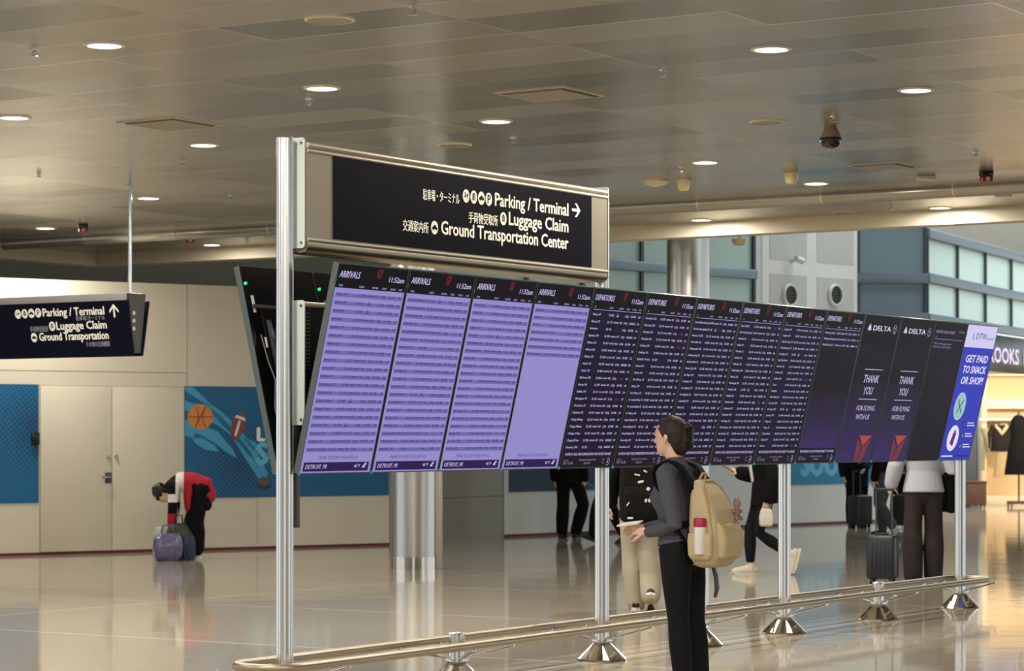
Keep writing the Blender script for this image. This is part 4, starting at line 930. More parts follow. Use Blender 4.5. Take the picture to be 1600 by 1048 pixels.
# ================================================================== the hanging direction sign on the left
HX = 203; HY = 25.75
pr = depth(HX, HY)
NROT = math.atan2(N.y, N.x)                   # runs across the row direction; local -y looks at the viewer's side
o = thing('hanging_sign', 'navy direction sign hung from the ceiling on a rod at the left', 'sign', V((pr.x, pr.y, 2.337)), NROT)
R_ = .10; Lh = -3.0; Hh = .569
tl = math.radians(10)
b = MB(); b.box(Lh, R_-.02, -.10, .10, .50, .648, .004); b.build('header_box', 'greybox', o)
b = MB(); b.prism([(-.03, 0), (.03, 0), (.03, .001), (-.03, .001)], 0, .001); b.bm.free()
def endplate(b, x0, x1):
    prof = [(-.055, .03), (.055, .03), (.13, .64), (-.13, .64)]
    a = [b.bm.verts.new((x0, y, z)) for y, z in prof]; c = [b.bm.verts.new((x1, y, z)) for y, z in prof]
    b._f(a); b._f(c[::-1])
    for i in range(4): b._f([a[i], c[i], c[(i+1)%4], a[(i+1)%4]])
b = MB(); endplate(b, R_-.03, R_+.0); e = b.build('end_plate', 'darkgrey', o)
b = MB()
for z in (.44, .36, .28): b.cyl((R_, -.055, z), (R_+.006, -.055, z), .022, 14)
b.build('plate_bolt', 'tag', e)
def tiltmb(b, sgn):       # lean a panel built upright at y=0 outwards at its top
    for v in b.bm.verts: v.co = V((v.co.x, sgn*(v.co.y-.055-v.co.z*math.tan(tl)), v.co.z))
b = MB(); b.box(Lh, R_+.02, -.016, 0, 0, Hh); tiltmb(b, 1); b.build('sign_panel', 'signnavy', o)
b = MB(); b.box(Lh, R_+.02, -.016, 0, 0, Hh); tiltmb(b, -1); b.build('sign_panel', 'signnavy', o)
XR = R_+.02
ly = -.0185
b = flatmb()
z1, z2, z3 = 2.768-2.337, 2.625-2.337, 2.516-2.337
b.text('Parking / Terminal', XR-.335, z1, .080, 'r', ly, fit=.86, bold=.030)
tiltmb(b, 1); b.build('lettering', 'signwhite2', o, smooth=False); b = flatmb()
b.text('Luggage Claim', XR-.325, z2, .080, 'r', ly, fit=.70, bold=.030)
tiltmb(b, 1); b.build('lettering', 'signwhite2', o, smooth=False); b = flatmb()
b.text('Ground Transportation', XR-.315, z3, .080, 'r', ly, fit=.97, bold=.030)
tiltmb(b, 1); b.build('lettering', 'signwhite2', o, smooth=False); b = flatmb()
ax, az = XR-.20, z1+.04
b.flat([(ax-.010, az-.075), (ax+.010, az-.075), (ax+.010, az+.045), (ax-.010, az+.045)], ly)
for s in (-1, 1): b.flat([(ax, az+.062), (ax+s*.062, az-.002), (ax+s*.062, az-.030), (ax, az+.034)], ly)
tiltmb(b, 1); b.build('direction_arrow', 'signwhite2', o, smooth=False)
b = flatmb()
b.text('駐車場/ターミナル', XR-.335, z1-.052, .036, 'r', ly, fit=.40, bold=.01); tiltmb(b, 1); b.build('small_lettering', 'signgrey', o, smooth=False); b = flatmb(); b.text('手荷物受取所', XR-1.14, z2-.012, .045, 'r', ly, fit=.26, bold=.01); tiltmb(b, 1); b.build('small_lettering', 'signgrey', o, smooth=False); b = flatmb(); b.text('その他の交通機関', XR-.31, z3-.072, .040, 'r', ly, fit=.33, bold=.01)
tiltmb(b, 1); b.build('small_lettering', 'signgrey', o, smooth=False)
class TB:   # pictograms through the same lean
    pass
_old = MB.build
def _tilted(s, *a, **k): tiltmb(s, 1); return _old(s, *a, **k)
MB.build = _tilted
pictos(o, [('desk', XR-1.545, z1+.033), ('case', XR-1.448, z1+.035), ('car', XR-1.352, z1+.037), ('P', XR-1.256, z1+.039), ('case', XR-1.08, z2+.038), ('car', XR-1.355, z3+.035)], ly, 'signwhite2', 'signnavy', .043, .048)
MB.build = _old
for x in (0, -2.6):
    b = MB(); b.cyl((x, 0, .64), (x, 0, CEIL-2.337), .020, 14); b.lathe([(.045, CEIL-2.337), (.045, CEIL-2.337-.015), (.022, CEIL-2.337-.03)], (x,0,0), 16); b.build('hanging_rod', 'steel', o)

# ================================================================== in the shop
def spt(px, py, Y): return V(((px-800)/FPX*Y, Y, EYE+(680-py)/FPX*Y))
ZBAR = spt(1570, 655, 54.35).z
o = thing('shop_shelving', 'cream lit wall shelving with a brown shelf in the clothes shop', 'shelf', (11.0, 54.6, 0))
zs = spt(1570, 638, 54.6).z; zt_s = spt(1570, 623, 54.6).z
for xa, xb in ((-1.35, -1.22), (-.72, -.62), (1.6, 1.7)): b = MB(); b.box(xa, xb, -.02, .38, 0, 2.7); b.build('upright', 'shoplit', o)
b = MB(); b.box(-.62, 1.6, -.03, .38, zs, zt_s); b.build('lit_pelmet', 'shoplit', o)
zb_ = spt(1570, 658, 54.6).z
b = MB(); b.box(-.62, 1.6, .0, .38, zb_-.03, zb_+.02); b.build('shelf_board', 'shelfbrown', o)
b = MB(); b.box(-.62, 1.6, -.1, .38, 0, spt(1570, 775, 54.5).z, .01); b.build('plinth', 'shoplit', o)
b = MB(); b.cyl((-1.2, -.25, ZBAR), (1.6, -.25, ZBAR), .014, 10); b.cyl((-.67, -.25, ZBAR), (-.67, 0, ZBAR), .014, 10); b.cyl((1.55, -.25, ZBAR), (1.55, 0, ZBAR), .014, 10); b.build('hanging_bar', 'chrome', o)
zbar = spt(1570,640,54.6).z-.30
def garment(name, label, x, y, top, bottom, w0, w1, mat, sleeves=None, lower=None, collar=None):
    o = thing(name, label, 'clothes', (x, y, 0), 0)
    b = MB(); n = 9; rs = []
    for k in range(n):
        u = k/(n-1); z = top+(bottom-top)*u; hw = w0*(.35+.65*min(1, u*5)) + (w1-w0)*u; ring = []
        for i in range(28):
            a = 2*math.pi*i/28; q = 1+.07*math.sin(a*7+k*.6)*u
            ring.append((hw*math.cos(a)*q, .07*math.sin(a)*q, z))
        rs.append(ring)
    b.rings(rs); b.build('garment_body', mat, o)
    if sleeves:
        for s in (-1, 1):
            b = MB(); b.limb([(s*w0*.9, 0, top-.05), (s*(w0+.06), -.01, top-.25), (s*(w0+.08), -.02, top-.5)], [.06, .055, .045], n=12); b.build('sleeve', mat, o)
    if collar:
        b = MB(); b.limb([(-.12, -.05, top-.03), (-.06,-.08,top-.10), (0,-.085,top-.2)], [.035,.04,.02], n=8); b.limb([(.12, -.05, top-.03), (.06,-.08,top-.10), (0,-.085,top-.2)], [.035,.04,.02], n=8); b.limb([(-.11,.02,top),(0,.05,top+.02),(.11,.02,top)], [.03,.035,.03], n=8); b.build('collar', collar, o)
    b = MB(); b.tube([(-w0*.6, 0, top-.02), (0, 0, top+.05), (w0*.6, 0, top-.02)], .008, 6); b.tube([(0,0,top+.05),(0,0,ZBAR-.01),(0,-.012,ZBAR+.018),(0,.012,ZBAR+.018),(0,.018,ZBAR)], .004, 6); b.build('hanger', 'shelfbrown', o)
    return o
q = spt(1565, 665, 54.3)
g1 = garment('hanging_jacket', 'dark jacket with cream collar over a cream skirt, hung in the shop', q.x, 54.35, spt(0,664,54.3).z, spt(0,705,54.3).z, .21, .22, 'denim', True, None, 'fleece')
b = MB(); rs = []
for k in range(6):
    u = k/5.; rs.append([(( .10+.07*u)*math.cos(2*math.pi*i/24)*(1+.09*math.sin(i*2.2)), (.05+.03*u)*math.sin(2*math.pi*i/24), spt(0,704,54.3).z-u*.58) for i in range(24)])
b.rings(rs); b.build('skirt', 'skirt', g1)
q = spt(1533, 665, 54.3); garment('hanging_coat', 'pale green coat hung beside the shop\'s left upright', q.x-.10, 54.35, spt(0,668,54.3).z, spt(0,735,54.3).z, .17, .19, 'palegreen', True)
q = spt(1592, 680, 53.2)
o = thing('dress_form', 'black dress on a stand at the right edge of the shop', 'mannequin', (q.x, 53.2, 0))
b = MB(); rs = []
for z, hw, hd in ((1.95,.07,.05),(1.86,.16,.09),(1.70,.18,.11),(1.50,.15,.10),(1.25,.22,.15),(.90,.27,.2),(.68,.30,.22)): rs.append([(hw*math.cos(2*math.pi*i/24)*(1+.05*math.sin(i*3)), hd*math.sin(2*math.pi*i/24), z) for i in range(24)])
b.rings(rs); b.build('dress', 'blackcloth', o)
b = MB(); b.cyl((0,0,.10),(0,0,1.0),.02,12); b.lathe([(.04,1.95),(.035,2.0),(.01,2.03)], n=14); b.build('stand_pole', 'darkgrey', o)
b = MB(); b.box(-.22,.22,-.22,.22,.06,.12,.01)
for sx in (-1,1):
    for sy in (-1,1): b.cyl((sx*.19,sy*.19,0),(sx*.19,sy*.19,.06),.02,10)
b.build('stand_base', 'wood', o)
q = at(1536, 795); o = thing('storage_crate', 'brown crate on wheels beside the shop entrance', 'crate', (q.x+.02, q.y+1.0, 0))
b = MB(); b.box(-.20, .20, -.22, .22, .06, .52, .012); b.build('crate_body', 'wood', o)
b = MB(); b.box(-.21, .21, -.23, .23, .52, .56, .008); b.build('crate_lid', 'wood', o)
for sx in (-1,1):
    for sy in (-1,1): b = MB(); b.cyl((sx*.16-.015,sy*.17,.03),(sx*.16+.015,sy*.17,.03),.03,12); b.box(sx*.16-.02, sx*.16+.02, sy*.17-.02, sy*.17+.02, .04, .065); b.build('caster', 'black', o)
q = spt(1550, 586, 53.6)
o = thing('ceiling_bulb', 'small glowing round lamp under the shop ceiling', 'lamp', (q.x, q.y, 2.78))
b = MB(); b.cyl((0,0,0),(0,0,q.z-2.78+.05),.012,8); b.lathe([(.03,0),(.03,-.01),(.01,-.015)], n=12); b.build('lamp_stem', 'champagne', o)
b = MB(); b.sph((0,0,q.z-2.78), .045, 16, 10); b.build('lamp_globe', 'bulb', o)

# ================================================================== people
def facing(fx, fy): return math.atan2(fx, -fy)          # local -y looks along (fx, fy); local +x is the person's left
def joints(h=1.75, **kw):
    s = h/1.75
    J = dict(pelvis=(0,0,.95), belly=(0,-.005,1.10), chest=(0,-.01,1.28), neck=(0,.015,1.47), head=(0,-.015,1.63),
             sh_l=(.178,.01,1.41), el_l=(.22,.03,1.12), wr_l=(.23,-.03,.88), hip_l=(.09,0,.92), kn_l=(.095,-.01,.50), an_l=(.095,.02,.085),
             sh_r=(-.178,.01,1.41), el_r=(-.22,.03,1.12), wr_r=(-.23,-.03,.88), hip_r=(-.09,0,.92), kn_r=(-.095,-.01,.50), an_r=(-.095,.02,.085))
    J = {k: V(v)*s for k, v in J.items()}
    for k, v in kw.items(): J[k] = V(v)
    J['s'] = s; return J
HEADR = [(-.120,.046,.020,.022),(-.105,.040,.040,.042),(-.075,.020,.056,.068),(-.04,.008,.066,.084),(0,.002,.072,.092),(.035,-.002,.075,.096),(.065,-.006,.071,.092),(.09,-.010,.060,.078),(.108,-.012,.042,.055),(.116,-.013,.020,.026)]
def head_axes(pitch, yaw=0): 
    f = V((math.sin(yaw)*math.cos(pitch), -math.cos(yaw)*math.cos(pitch), -math.sin(pitch))); x = V((math.cos(yaw), math.sin(yaw), 0)); u = x.cross(f)*-1
    return (x, f, u if u.z > -2 and u.dot(V((0,0,1))) >= 0 or pitch > 1.4 else -u)
def add_head(b, c, s, ax, infl=0, nose=True):
    x, f, u = ax; rs = []
    for h, fo, rx, ry in HEADR:
        rs.append([c+u*(h*s*(1+infl*4))+f*(fo*s)+(x*math.cos(2*math.pi*i/20)*(rx*s+infl)+f*math.sin(2*math.pi*i/20)*(ry*s+infl)) for i in range(20)])
    b.rings(rs)
    if nose:
        b.limb([c+(f*.088+u*.012)*s, c+(f*.100-u*.018)*s, c+(f*.104-u*.032)*s], [.008*s,.011*s,.013*s], side=x, n=8)
        b.limb([c+(f*.082-u*.066-x*.016)*s, c+(f*.090-u*.064)*s, c+(f*.082-u*.066+x*.016)*s], [.006*s,.009*s,.006*s], side=u, n=8)
        b.limb([c+(f*.078+u*.030-x*.04)*s, c+(f*.090+u*.028)*s, c+(f*.078+u*.030+x*.04)*s], [.010*s,.010*s,.010*s], side=u, n=8)
        for sx in (-1, 1):
            b.limb([c+(x*sx*.071+u*.018-f*.008)*s, c+(x*sx*.080-u*.005-f*.012)*s, c+(x*sx*.073-u*.034-f*.002)*s], [(.007*s,.014*s),(.008*s,.017*s),(.007*s,.009*s)], side=x, n=10)
def add_hand(b, wr, d, pn, s, curl=.5, thumb=1, voxel=.006):
    d = V(d).normalized(); pn = V(pn); pn = (pn-d*pn.dot(d)).normalized(); sd = d.cross(pn)*thumb
    b.limb([wr-d*.02*s, wr+d*.02*s, wr+d*.06*s, wr+d*.088*s], [(.026*s,.019*s),(.034*s,.016*s),(.040*s,.015*s),(.038*s,.012*s)], side=sd, n=14)
    for i, (off, ln) in enumerate(((.031,.070),(.0105,.080),(-.0105,.075),(-.031,.060))):
        p = wr+d*(.088-.006*abs(i-1.2))*s+sd*off*s; pts = [p-d*.02*s, p]; a = .25*curl; dd = d+sd*(off*2.2)
        for k, f in enumerate((.45,.32,.25)):
            a += curl*(.35+.25*k); t = dd.normalized()*math.cos(a)+pn*math.sin(a); p = p+t*(ln*f*s); pts.append(p)
        b.limb(pts, [.0098*s,.0092*s,.0086*s,.0080*s,.0068*s], side=sd, n=8)
    p = wr+d*.03*s+sd*.03*s; q = p+(d*.5+sd*.75+pn*.35).normalized()*.038*s; r = q+(d*.85+sd*.25+pn*(.3+.4*curl)).normalized()*.032*s; t = r+(d*.95+pn*(.3+.3*curl)).normalized()*.024*s
    b.limb([p-sd*.012*s, q, r, t], [.013*s,.011*s,.0098*s,.0075*s], side=pn, n=8)
def torso_pts(J, w=1.0):
    s = J['s']; pv, be, ch, nk = J['pelvis'], J['belly'], J['chest'], J['neck']
    up = (ch-nk).normalized()*.085*s+nk
    return ([pv+(pv-be).normalized()*.08*s, pv, be, ch, up, nk], [(.12*s,.095*s),(.162*s*w,.112*s*w),(.132*s*w,.094*s*w),(.152*s*w,.112*s*w),(.125*s,.082*s),(.060*s,.058*s)])
LEG = (.092,.080,.055,.056,.036)
def leg_pts(J, k):
    h, n, a = J['hip_'+k], J['kn_'+k], J['an_'+k]
    return [h+(h-n).normalized()*.02, h*.55+n*.45, n, n*.62+a*.38, a]
def arm_pts(J, k):
    a, e, w_ = J['sh_'+k], J['el_'+k], J['wr_'+k]
    return [a, a*.5+e*.5, e, e*.6+w_*.4, w_]
ARM = (.053,.046,.038,.038,.027)
def foot_axes(J, k, fd=None, fu=None):
    a = J['an_'+k]; d = V(fd or (0,-1,0)).normalized(); u = V(fu or (0,0,1)); u = (u-d*u.dot(d)).normalized(); return a, d, u
def add_foot(b, J, k, fd=None, fu=None):
    a, d, u = foot_axes(J, k, fd, fu); s = J['s']
    b.limb([a-u*.045*s-d*.035*s, a-u*.04*s+d*.04*s, a-u*.058*s+d*.12*s, a-u*.062*s+d*.165*s], [(.032*s,.034*s),(.036*s,.036*s),(.042*s,.022*s),(.030*s,.016*s)], side=d.cross(u), n=12)
    b.limb([a+u*.02*s, a-u*.03*s], [.036*s,.036*s], side=d, n=12)
def shoe(J, k, mat, root, fd=None, fu=None, big=1.0, solemat='sole', voxel=.008):
    a, d, u = foot_axes(J, k, fd, fu); s = J['s']*big; x = d.cross(u)
    b = MB(); b.limb([a-u*.042*s-d*.045*s, a-u*.034*s+d*.03*s, a-u*.046*s+d*.10*s, a-u*.052*s+d*.165*s], [(.040*s,.042*s),(.044*s,.052*s),(.050*s,.043*s),(.044*s,.036*s)], side=x, n=14)
    b.limb([a-u*.0*s-d*.012*s, a-u*.05*s], [.044*s,.044*s], side=d, n=12)
    o = organic(b, voxel, 'shoe', mat, root, 2)
    out = [(-.075,.034),(-.09,0),(-.075,-.034),(-.02,-.036),(.06,-.044),(.12,-.048),(.175,-.038),(.205,0),(.175,.038),(.12,.048),(.06,.044),(-.02,.036)]
    b = MB(); L = []
    for h in (-.086, -.066): L.append([a+d*(p*s)+x*(q*s)+u*((h+(.012 if p > .15 else 0)*(1 if h < -.07 else .6))*s) for p, q in out])
    b.rings(L); b.build('shoe_sole', solemat, o); return o
def person(label, loc, face, J, hair='hairblack', pitch=.05, yaw=0, voxel=.011, w=1.0, hands=None, fd=None, hairfn=None, cat='person'):
    r = thing('person', label, cat, loc, facing(*face)); s = J['s']; ax = head_axes(pitch, yaw)
    b = MB(); p, q = torso_pts(J, w); b.limb(p, q, n=20)
    b.limb([J['neck']-V((0,0,.03)), J['neck'], J['head']-ax[2]*.06*s-ax[1]*.012*s], [.07*s,.055*s,.052*s], n=14)
    add_head(b, J['head'], s, ax)
    for k in 'lr':
        sg = 1 if k == 'l' else -1
        b.limb(leg_pts(J, k), [q*s for q in LEG], n=14); b.limb(arm_pts(J, k), [q*s for q in ARM], n=12)
        b.limb([J['neck']-V((0,0,.06*s)), J['sh_'+k]], [.05*s,.05*s], side=(0,1,0), n=12)
        h = (hands or {}).get(k, {}); d = h.get('d', J['wr_'+k]-J['el_'+k]); add_hand(b, J['wr_'+k], d, h.get('pn', (-sg,0,0) if abs(V(d).normalized().x) < .8 else (0,-1,0)), s, h.get('curl', .6), h.get('th', sg))
        f_ = (fd or {}).get(k, (None, None)); add_foot(b, J, k, *f_)
    organic(b, voxel, 'body', 'skin', r, 2)
    b = MB()
    if hairfn: hairfn(b, J['head'], s, ax)
    else:
        x, f, u = ax; c = J['head']
        b.limb([c+(u*.03-f*.03)*s, c+(u*.055-f*.012)*s], [(.082*s,.098*s),(.078*s,.092*s)], side=x, n=16); b.limb([c-(u*.05+f*.05)*s, c+(u*.02-f*.04)*s], [(.066*s,.05*s),(.074*s,.062*s)], side=x, n=14)
    organic(b, max(.007, voxel*.8), 'hair', hair, r, 2)
    return r
def top_garment(r, J, name, mat, infl=.014, hem=None, hemr=(.17,.125), sleeve=1.0, collar=0, voxel=.011, matfn=None, w=1.0, slx=0, bust=0):
    s = J['s']; p, q = torso_pts(J, w); b = MB()
    hem = V(hem) if hem is not None else J['pelvis']
    pts = [hem, (hem+J['belly'])*.5, J['belly'], J['chest'], p[4], J['neck']-V((0,0,.01))]
    hr = (hemr[0]*s, hemr[1]*s); br = (q[2][0]+infl, q[2][1]+infl)
    rr = [hr, ((hr[0]+br[0])/2, (hr[1]+br[1])/2), br, (q[3][0]+infl, q[3][1]+infl), (q[4][0]+infl, q[4][1]+infl), (.068*s+infl*.5, .066*s+infl*.5)]
    b.limb(pts, rr, n=22, dome0=False)
    if bust:
        for sx in (-1, 1): b.limb([J['chest']+V((sx*.055,-.045,.035)), J['chest']+V((sx*.055,-.066,-.005)), J['chest']+V((sx*.055,-.045,-.05))], [.056, .060, .052], n=14)
    if collar: b.limb([J['neck']-V((0,0,.03)), J['neck']+V((0,-.01,collar))], [(.066*s, .064*s), (.060*s,.060*s)], n=16, dome=False)
    for k in 'lr':
        a = arm_pts(J, k); a[4] = a[2]+(a[4]-a[2])*sleeve
        b.limb([a[0]+(J['neck']-a[0])*.45, a[0]], [.062*s+infl*.4, .056*s+infl], side=(0,1,0), n=14)
        b.limb(a, [ARM[0]*s+infl, ARM[1]*s+infl, ARM[2]*s+infl+slx, ARM[3]*s+infl+slx, ARM[4]*s+infl+slx], n=14)
    return organic(b, voxel, name, mat, r, 2, matfn)
def trousers(r, J, name, mat, infl=.012, knee=0.0, hemx=.0, ankle_cut=.02, voxel=.011, w=1.0, ext=0.):
    s = J['s']; b = MB(); p, q = torso_pts(J, w)
    b.limb([J['pelvis']-V((0,0,.09*s)), J['pelvis'], J['pelvis']+(J['belly']-J['pelvis'])*.8], [(.135*s,.105*s),(q[1][0]+infl,q[1][1]+infl),((q[1][0]+q[2][0])/2+infl,(q[1][1]+q[2][1])/2+infl)], n=20)
    for k in 'lr':
        l = leg_pts(J, k); l[4] = l[4]+(l[2]-l[4]).normalized()*ankle_cut
        b.limb(l, [LEG[0]*s*w+infl, LEG[1]*s*w+infl, LEG[2]*s+infl+knee, LEG[3]*s+infl+knee+hemx*.5, LEG[4]*s+infl+knee+hemx], n=16)
    return organic(b, voxel, name, mat, r, 2)

# ------------------------------------------------------------------ the woman with the tan backpack
GP = at(1073, 680+EYE*FPX/14.4); GF = (-N.x, -N.y)
GJ = joints(1.64, pelvis=(0,-.03,.875), belly=(0,-.055,1.01), chest=(0,-.085,1.165), neck=(0,-.070,1.345), head=(0,-.108,1.512),
    sh_l=(.152,-.055,1.292), el_l=(.205,.035,1.005), wr_l=(.115,-.19,.962), sh_r=(-.152,-.055,1.292), el_r=(-.20,-.10,1.02), wr_r=(-.075,-.315,.975),
    hip_l=(.083,-.03,.85), kn_l=(.10,.0,.46), an_l=(.105,.035,.08), hip_r=(-.083,-.03,.85), kn_r=(-.10,-.005,.46), an_r=(-.105,.04,.08))
def girl_hair(b, c, s, ax):
    x, f, u = ax
    b.limb([c+(u*.012-f*.040)*s, c+(u*.050-f*.020)*s], [(.084*s,.090*s),(.082*s,.090*s)], side=x, n=20)
    b.limb([c+(u*.055+f*.005)*s, c+(u*.085-f*.02)*s], [(.070*s,.086*s),(.05*s,.06*s)], side=x, n=18)
    b.limb([c-(u*.108+f*.062)*s, c-(u*.075+f*.066)*s, c-(u*.03+f*.060)*s, c+(u*.03-f*.052)*s], [(.036*s,.022*s),(.056*s,.038*s),(.074*s,.054*s),(.084*s,.066*s)], side=x, n=16)
    for sx in (-1, 1): b.limb([c+(x*sx*.066+u*.05+f*.035)*s, c+(x*sx*.074+u*.01+f*.012)*s, c+(x*sx*.072-u*.012+f*.006)*s], [.016*s,.010*s,.005*s], n=8)
    # twisted knot at the back of the head
    b.limb([c-(u*.07+f*.08)*s, c-(u*.02+f*.118)*s, c+(u*.04-f*.112)*s], [.028*s,.036*s,.026*s], side=x, n=14)
    b.limb([c-(u*.088+f*.085)*s, c-(u*.055+f*.112)*s], [.026*s,.032*s], side=x, n=12)
    b.limb([c+(u*.055-f*.10)*s, c+(u*.075-f*.125)*s, c+(u*.062-f*.150)*s], [.022*s,.020*s,.010*s], side=x, n=10)
girl = person('woman in dark grey ribbed top and black leggings facing the screens, wearing a tan backpack', GP, GF, GJ, 'hairdark', pitch=-.02, voxel=.0055,
    hands={'l': dict(d=(-.25,-.97,.05), pn=(-.5,0,-.9), curl=.55, th=1), 'r': dict(d=(.15,-.98,.0), pn=(.5,0,-.9), curl=.5, th=-1)}, hairfn=girl_hair)
s = GJ['s']; ax = head_axes(-.02); c = GJ['head']
b = MB()
for k in range(6):
    for sg in (-1, 1):
        z = (-.06+.021*k)*s; b.limb([c-ax[1]*.105*s+ax[2]*z+ax[0]*sg*.012, c-ax[1]*.142*s+ax[2]*(z+.004)+ax[0]*sg*.030, c-ax[1]*.150*s+ax[2]*(z-.012)+ax[0]*sg*.008], [.0055,.0065,.004], n=8)
b.limb([c-ax[1]*.150*s-ax[2]*.045*s, c-ax[1]*.156*s+ax[2]*.045*s], [(.012,.006),(.014,.006)], side=ax[0], n=10)
b.build('hair_claw', 'black', girl)
for sx in (-1, 1):
    e = c+(ax[1]*.083+ax[0]*sx*.031+ax[2]*.010)*s
    b = MB(); b.sph(e, (.012,.009,.007)); eye = b.build('eye', 'white', girl); b = MB(); b.sph(e+ax[1]*.0075, (.0045,.003,.0045), 10, 6); b.build('iris', 'hairdark', eye)
    b = MB(); b.limb([e+ax[2]*.018-ax[0]*sx*.012+ax[1]*.006, e+ax[2]*.021+ax[1]*.006, e+ax[2]*.015+ax[0]*sx*.016-ax[1]*.006], [.003,.0035,.002], n=8); b.build('eyebrow', 'hairdark', girl)
b = MB(); b.limb([c+(ax[1]*.084-ax[2]*.066-ax[0]*.018)*s, c+(ax[1]*.0945-ax[2]*.065)*s, c+(ax[1]*.084-ax[2]*.066+ax[0]*.018)*s], [.003,.0065,.003], side=(0,0,1), n=8); b.build('lips', 'lips', girl)
MT['ribtop'] = M('charcoal_ribbed_knit', (82, 84, 90), .9, 0, .2, 60, .3, spec=.15)
t_ = MT['ribtop'].node_tree; wv = t_.nodes.new('ShaderNodeTexWave'); wv.inputs['Scale'].default_value = 34; wv.inputs['Distortion'].default_value = .6; tc_ = [n for n in t_.nodes if n.type == 'TEX_COORD'][0]; bp_ = [n for n in t_.nodes if n.type == 'BUMP'][0]
t_.links.new(tc_.outputs['Object'], wv.inputs['Vector']); t_.links.new(wv.outputs['Fac'], bp_.inputs['Height'])
top_garment(girl, GJ, 'ribbed_top', 'ribtop', infl=.008, hem=(0,-.034,.90), hemr=(.184,.138), collar=.048, voxel=.006, sleeve=.97, bust=1)
trousers(girl, GJ, 'leggings', 'legging', infl=.006, knee=.004, hemx=.006, voxel=.007, w=1.04)
for k in 'lr': shoe(GJ, k, 'shoewhite', girl)
b = MB(); hp = GJ['wr_l']+V((-.06,-.12,-.0))
b.rloft([(-.003,0,0,.035,.075,.008),(.003,0,0,.035,.075,.008)]); me = b.mesh('card')
card = tag(link('held_card', me, 'paper', loc=GP+Matrix.Rotation(facing(*GF), 3, 'Z') @ V((.015,-.37,1.005)), rot=(.12, .25, facing(*GF))), 'white card held in both hands by the backpack woman', 'card')

BR = facing(*GF)
bag = thing('backpack', 'tan canvas backpack on the woman\'s back with a bottle in its side pocket', 'backpack', GP+V((0,0,.76)), BR)
Z0 = .76
b = MB(); secs = [(.005,0,.175,.100,.045,.04),(.02,0,.175,.130,.072,.05),(.06,0,.178,.150,.092,.055),(.14,0,.178,.156,.098,.05),(.25,0,.174,.155,.094,.05),(.34,0,.160,.146,.082,.05),(.42,0,.138,.128,.062,.045),(.475,0,.118,.106,.042,.035),(.50,0,.108,.084,.026,.022),(.508,0,.105,.05,.012,.01)]
b.rloft(secs); bo = organic(b, .009, 'bag_body', 'tan', bag, 3)
b = MB(); b.rloft([(.055,0,.268,.105,.016,.015),(.07,0,.276,.122,.030,.03),(.15,0,.282,.128,.036,.032),(.22,0,.276,.126,.030,.03),(.262,0,.262,.122,.018,.016)]); pk = organic(b, .008, 'front_pocket', 'tan', bag, 2)
b = MB(); b.tube([(-.118,.276,.258),(-.06,.288,.266),(0,.291,.268),(.06,.288,.266),(.118,.276,.258)], .0045, 6); b.build('zip', 'tanseam', pk)
b = MB(); pts = []
for x, y, z in ((.150,.245,.20),(.146,.228,.30),(.132,.205,.38),(.108,.170,.455),(.05,.142,.498),(-.05,.142,.498),(-.108,.170,.455),(-.132,.205,.38),(-.146,.228,.30),(-.150,.245,.20)): pts.append((x,y,z))
b.tube(pts, .006, 8); b.build('main_zip', 'tanseam', bag)
b = MB(); b.rloft([(.05,.150,.175,.014,.060,.012),(.08,.156,.175,.020,.078,.018),(.16,.160,.176,.024,.080,.02),(.205,.158,.176,.024,.076,.02)]); organic(b, .008, 'side_pocket', 'tan', bag, 2)
b = MB(); b.box(-.026,.026,.222,.228,.335,.375); me = b.mesh('label_patch'); link('label_patch', me, 'blackcloth', bag, rot=(-.30,0,0), loc=(-.0,-.03+.135,.06-.0)) if False else bpy.data.meshes.remove(me)
b = MB(); b.poly([(.034,.2235,.372),(-.006,.2235,.372),(-.006,.2385,.325),(.034,.2385,.325)]); b.poly([(.034,.2215,.372),(-.006,.2215,.372),(-.006,.2365,.325),(.034,.2365,.325)]); b.build('label_patch', 'navycloth', bag)
def strap(pts, wd, th, nm='shoulder_strap', mat='strap', par=bag):
    b = MB(); b.limb([V(p)-V((0,0,Z0)) for p in pts], [(wd,th)]*len(pts), n=14); return b.build(nm, mat, par, angle=1.2)
for sx in (1, -1):
    strap([(sx*.10,-.09,1.17),(sx*.106,-.135,1.235),(sx*.108,-.150,1.290),(sx*.106,-.138,1.342),(sx*.100,-.06,1.372),(sx*.096,.02,1.345),(sx*.09,.075,1.275),(sx*.085,.10,1.215)], .036, .011)
for sx in (1, -1): strap([(sx*.125,.085,.89),(sx*.135,.02,.97),(sx*.128,-.03,1.03),(sx*.11,-.06,1.06)], .018, .007, 'lower_strap')
b = MB(); b.limb([(.085,.085,.44),(.085,.06,.52),(.07,.03,.545)], [(.04,.014)]*3, n=12); b.limb([(-.085,.085,.44),(-.085,.06,.52),(-.07,.03,.545)], [(.04,.014)]*3, n=12); b.build('strap_yoke', 'strap', bag)
b = MB(); b.tube([(-.03,.10,.505),(-.025,.115,.54),(.025,.115,.54),(.03,.10,.505)], .008, 8); b.build('grab_loop', 'tanseam', bag)
b = MB(); b.limb([(-.07,.125,.03),(-.085,.145,-.05),(-.09,.15,-.12),(-.085,.14,-.17)], [(.016,.008),(.022,.010),(.026,.010),(.014,.008)], n=10); b.build('strap_end', 'darkgrey', bag)
bt = thing('water_bottle', 'white bottle with raspberry lid in the backpack\'s side pocket', 'bottle', GP+Matrix.Rotation(BR, 3, 'Z') @ V((.168,.178,.845)), BR)
b = MB(); b.lathe([(.030,0),(.034,.006),(.034,.155)], n=28); b.build('bottle_body', 'bottlewhite', bt)
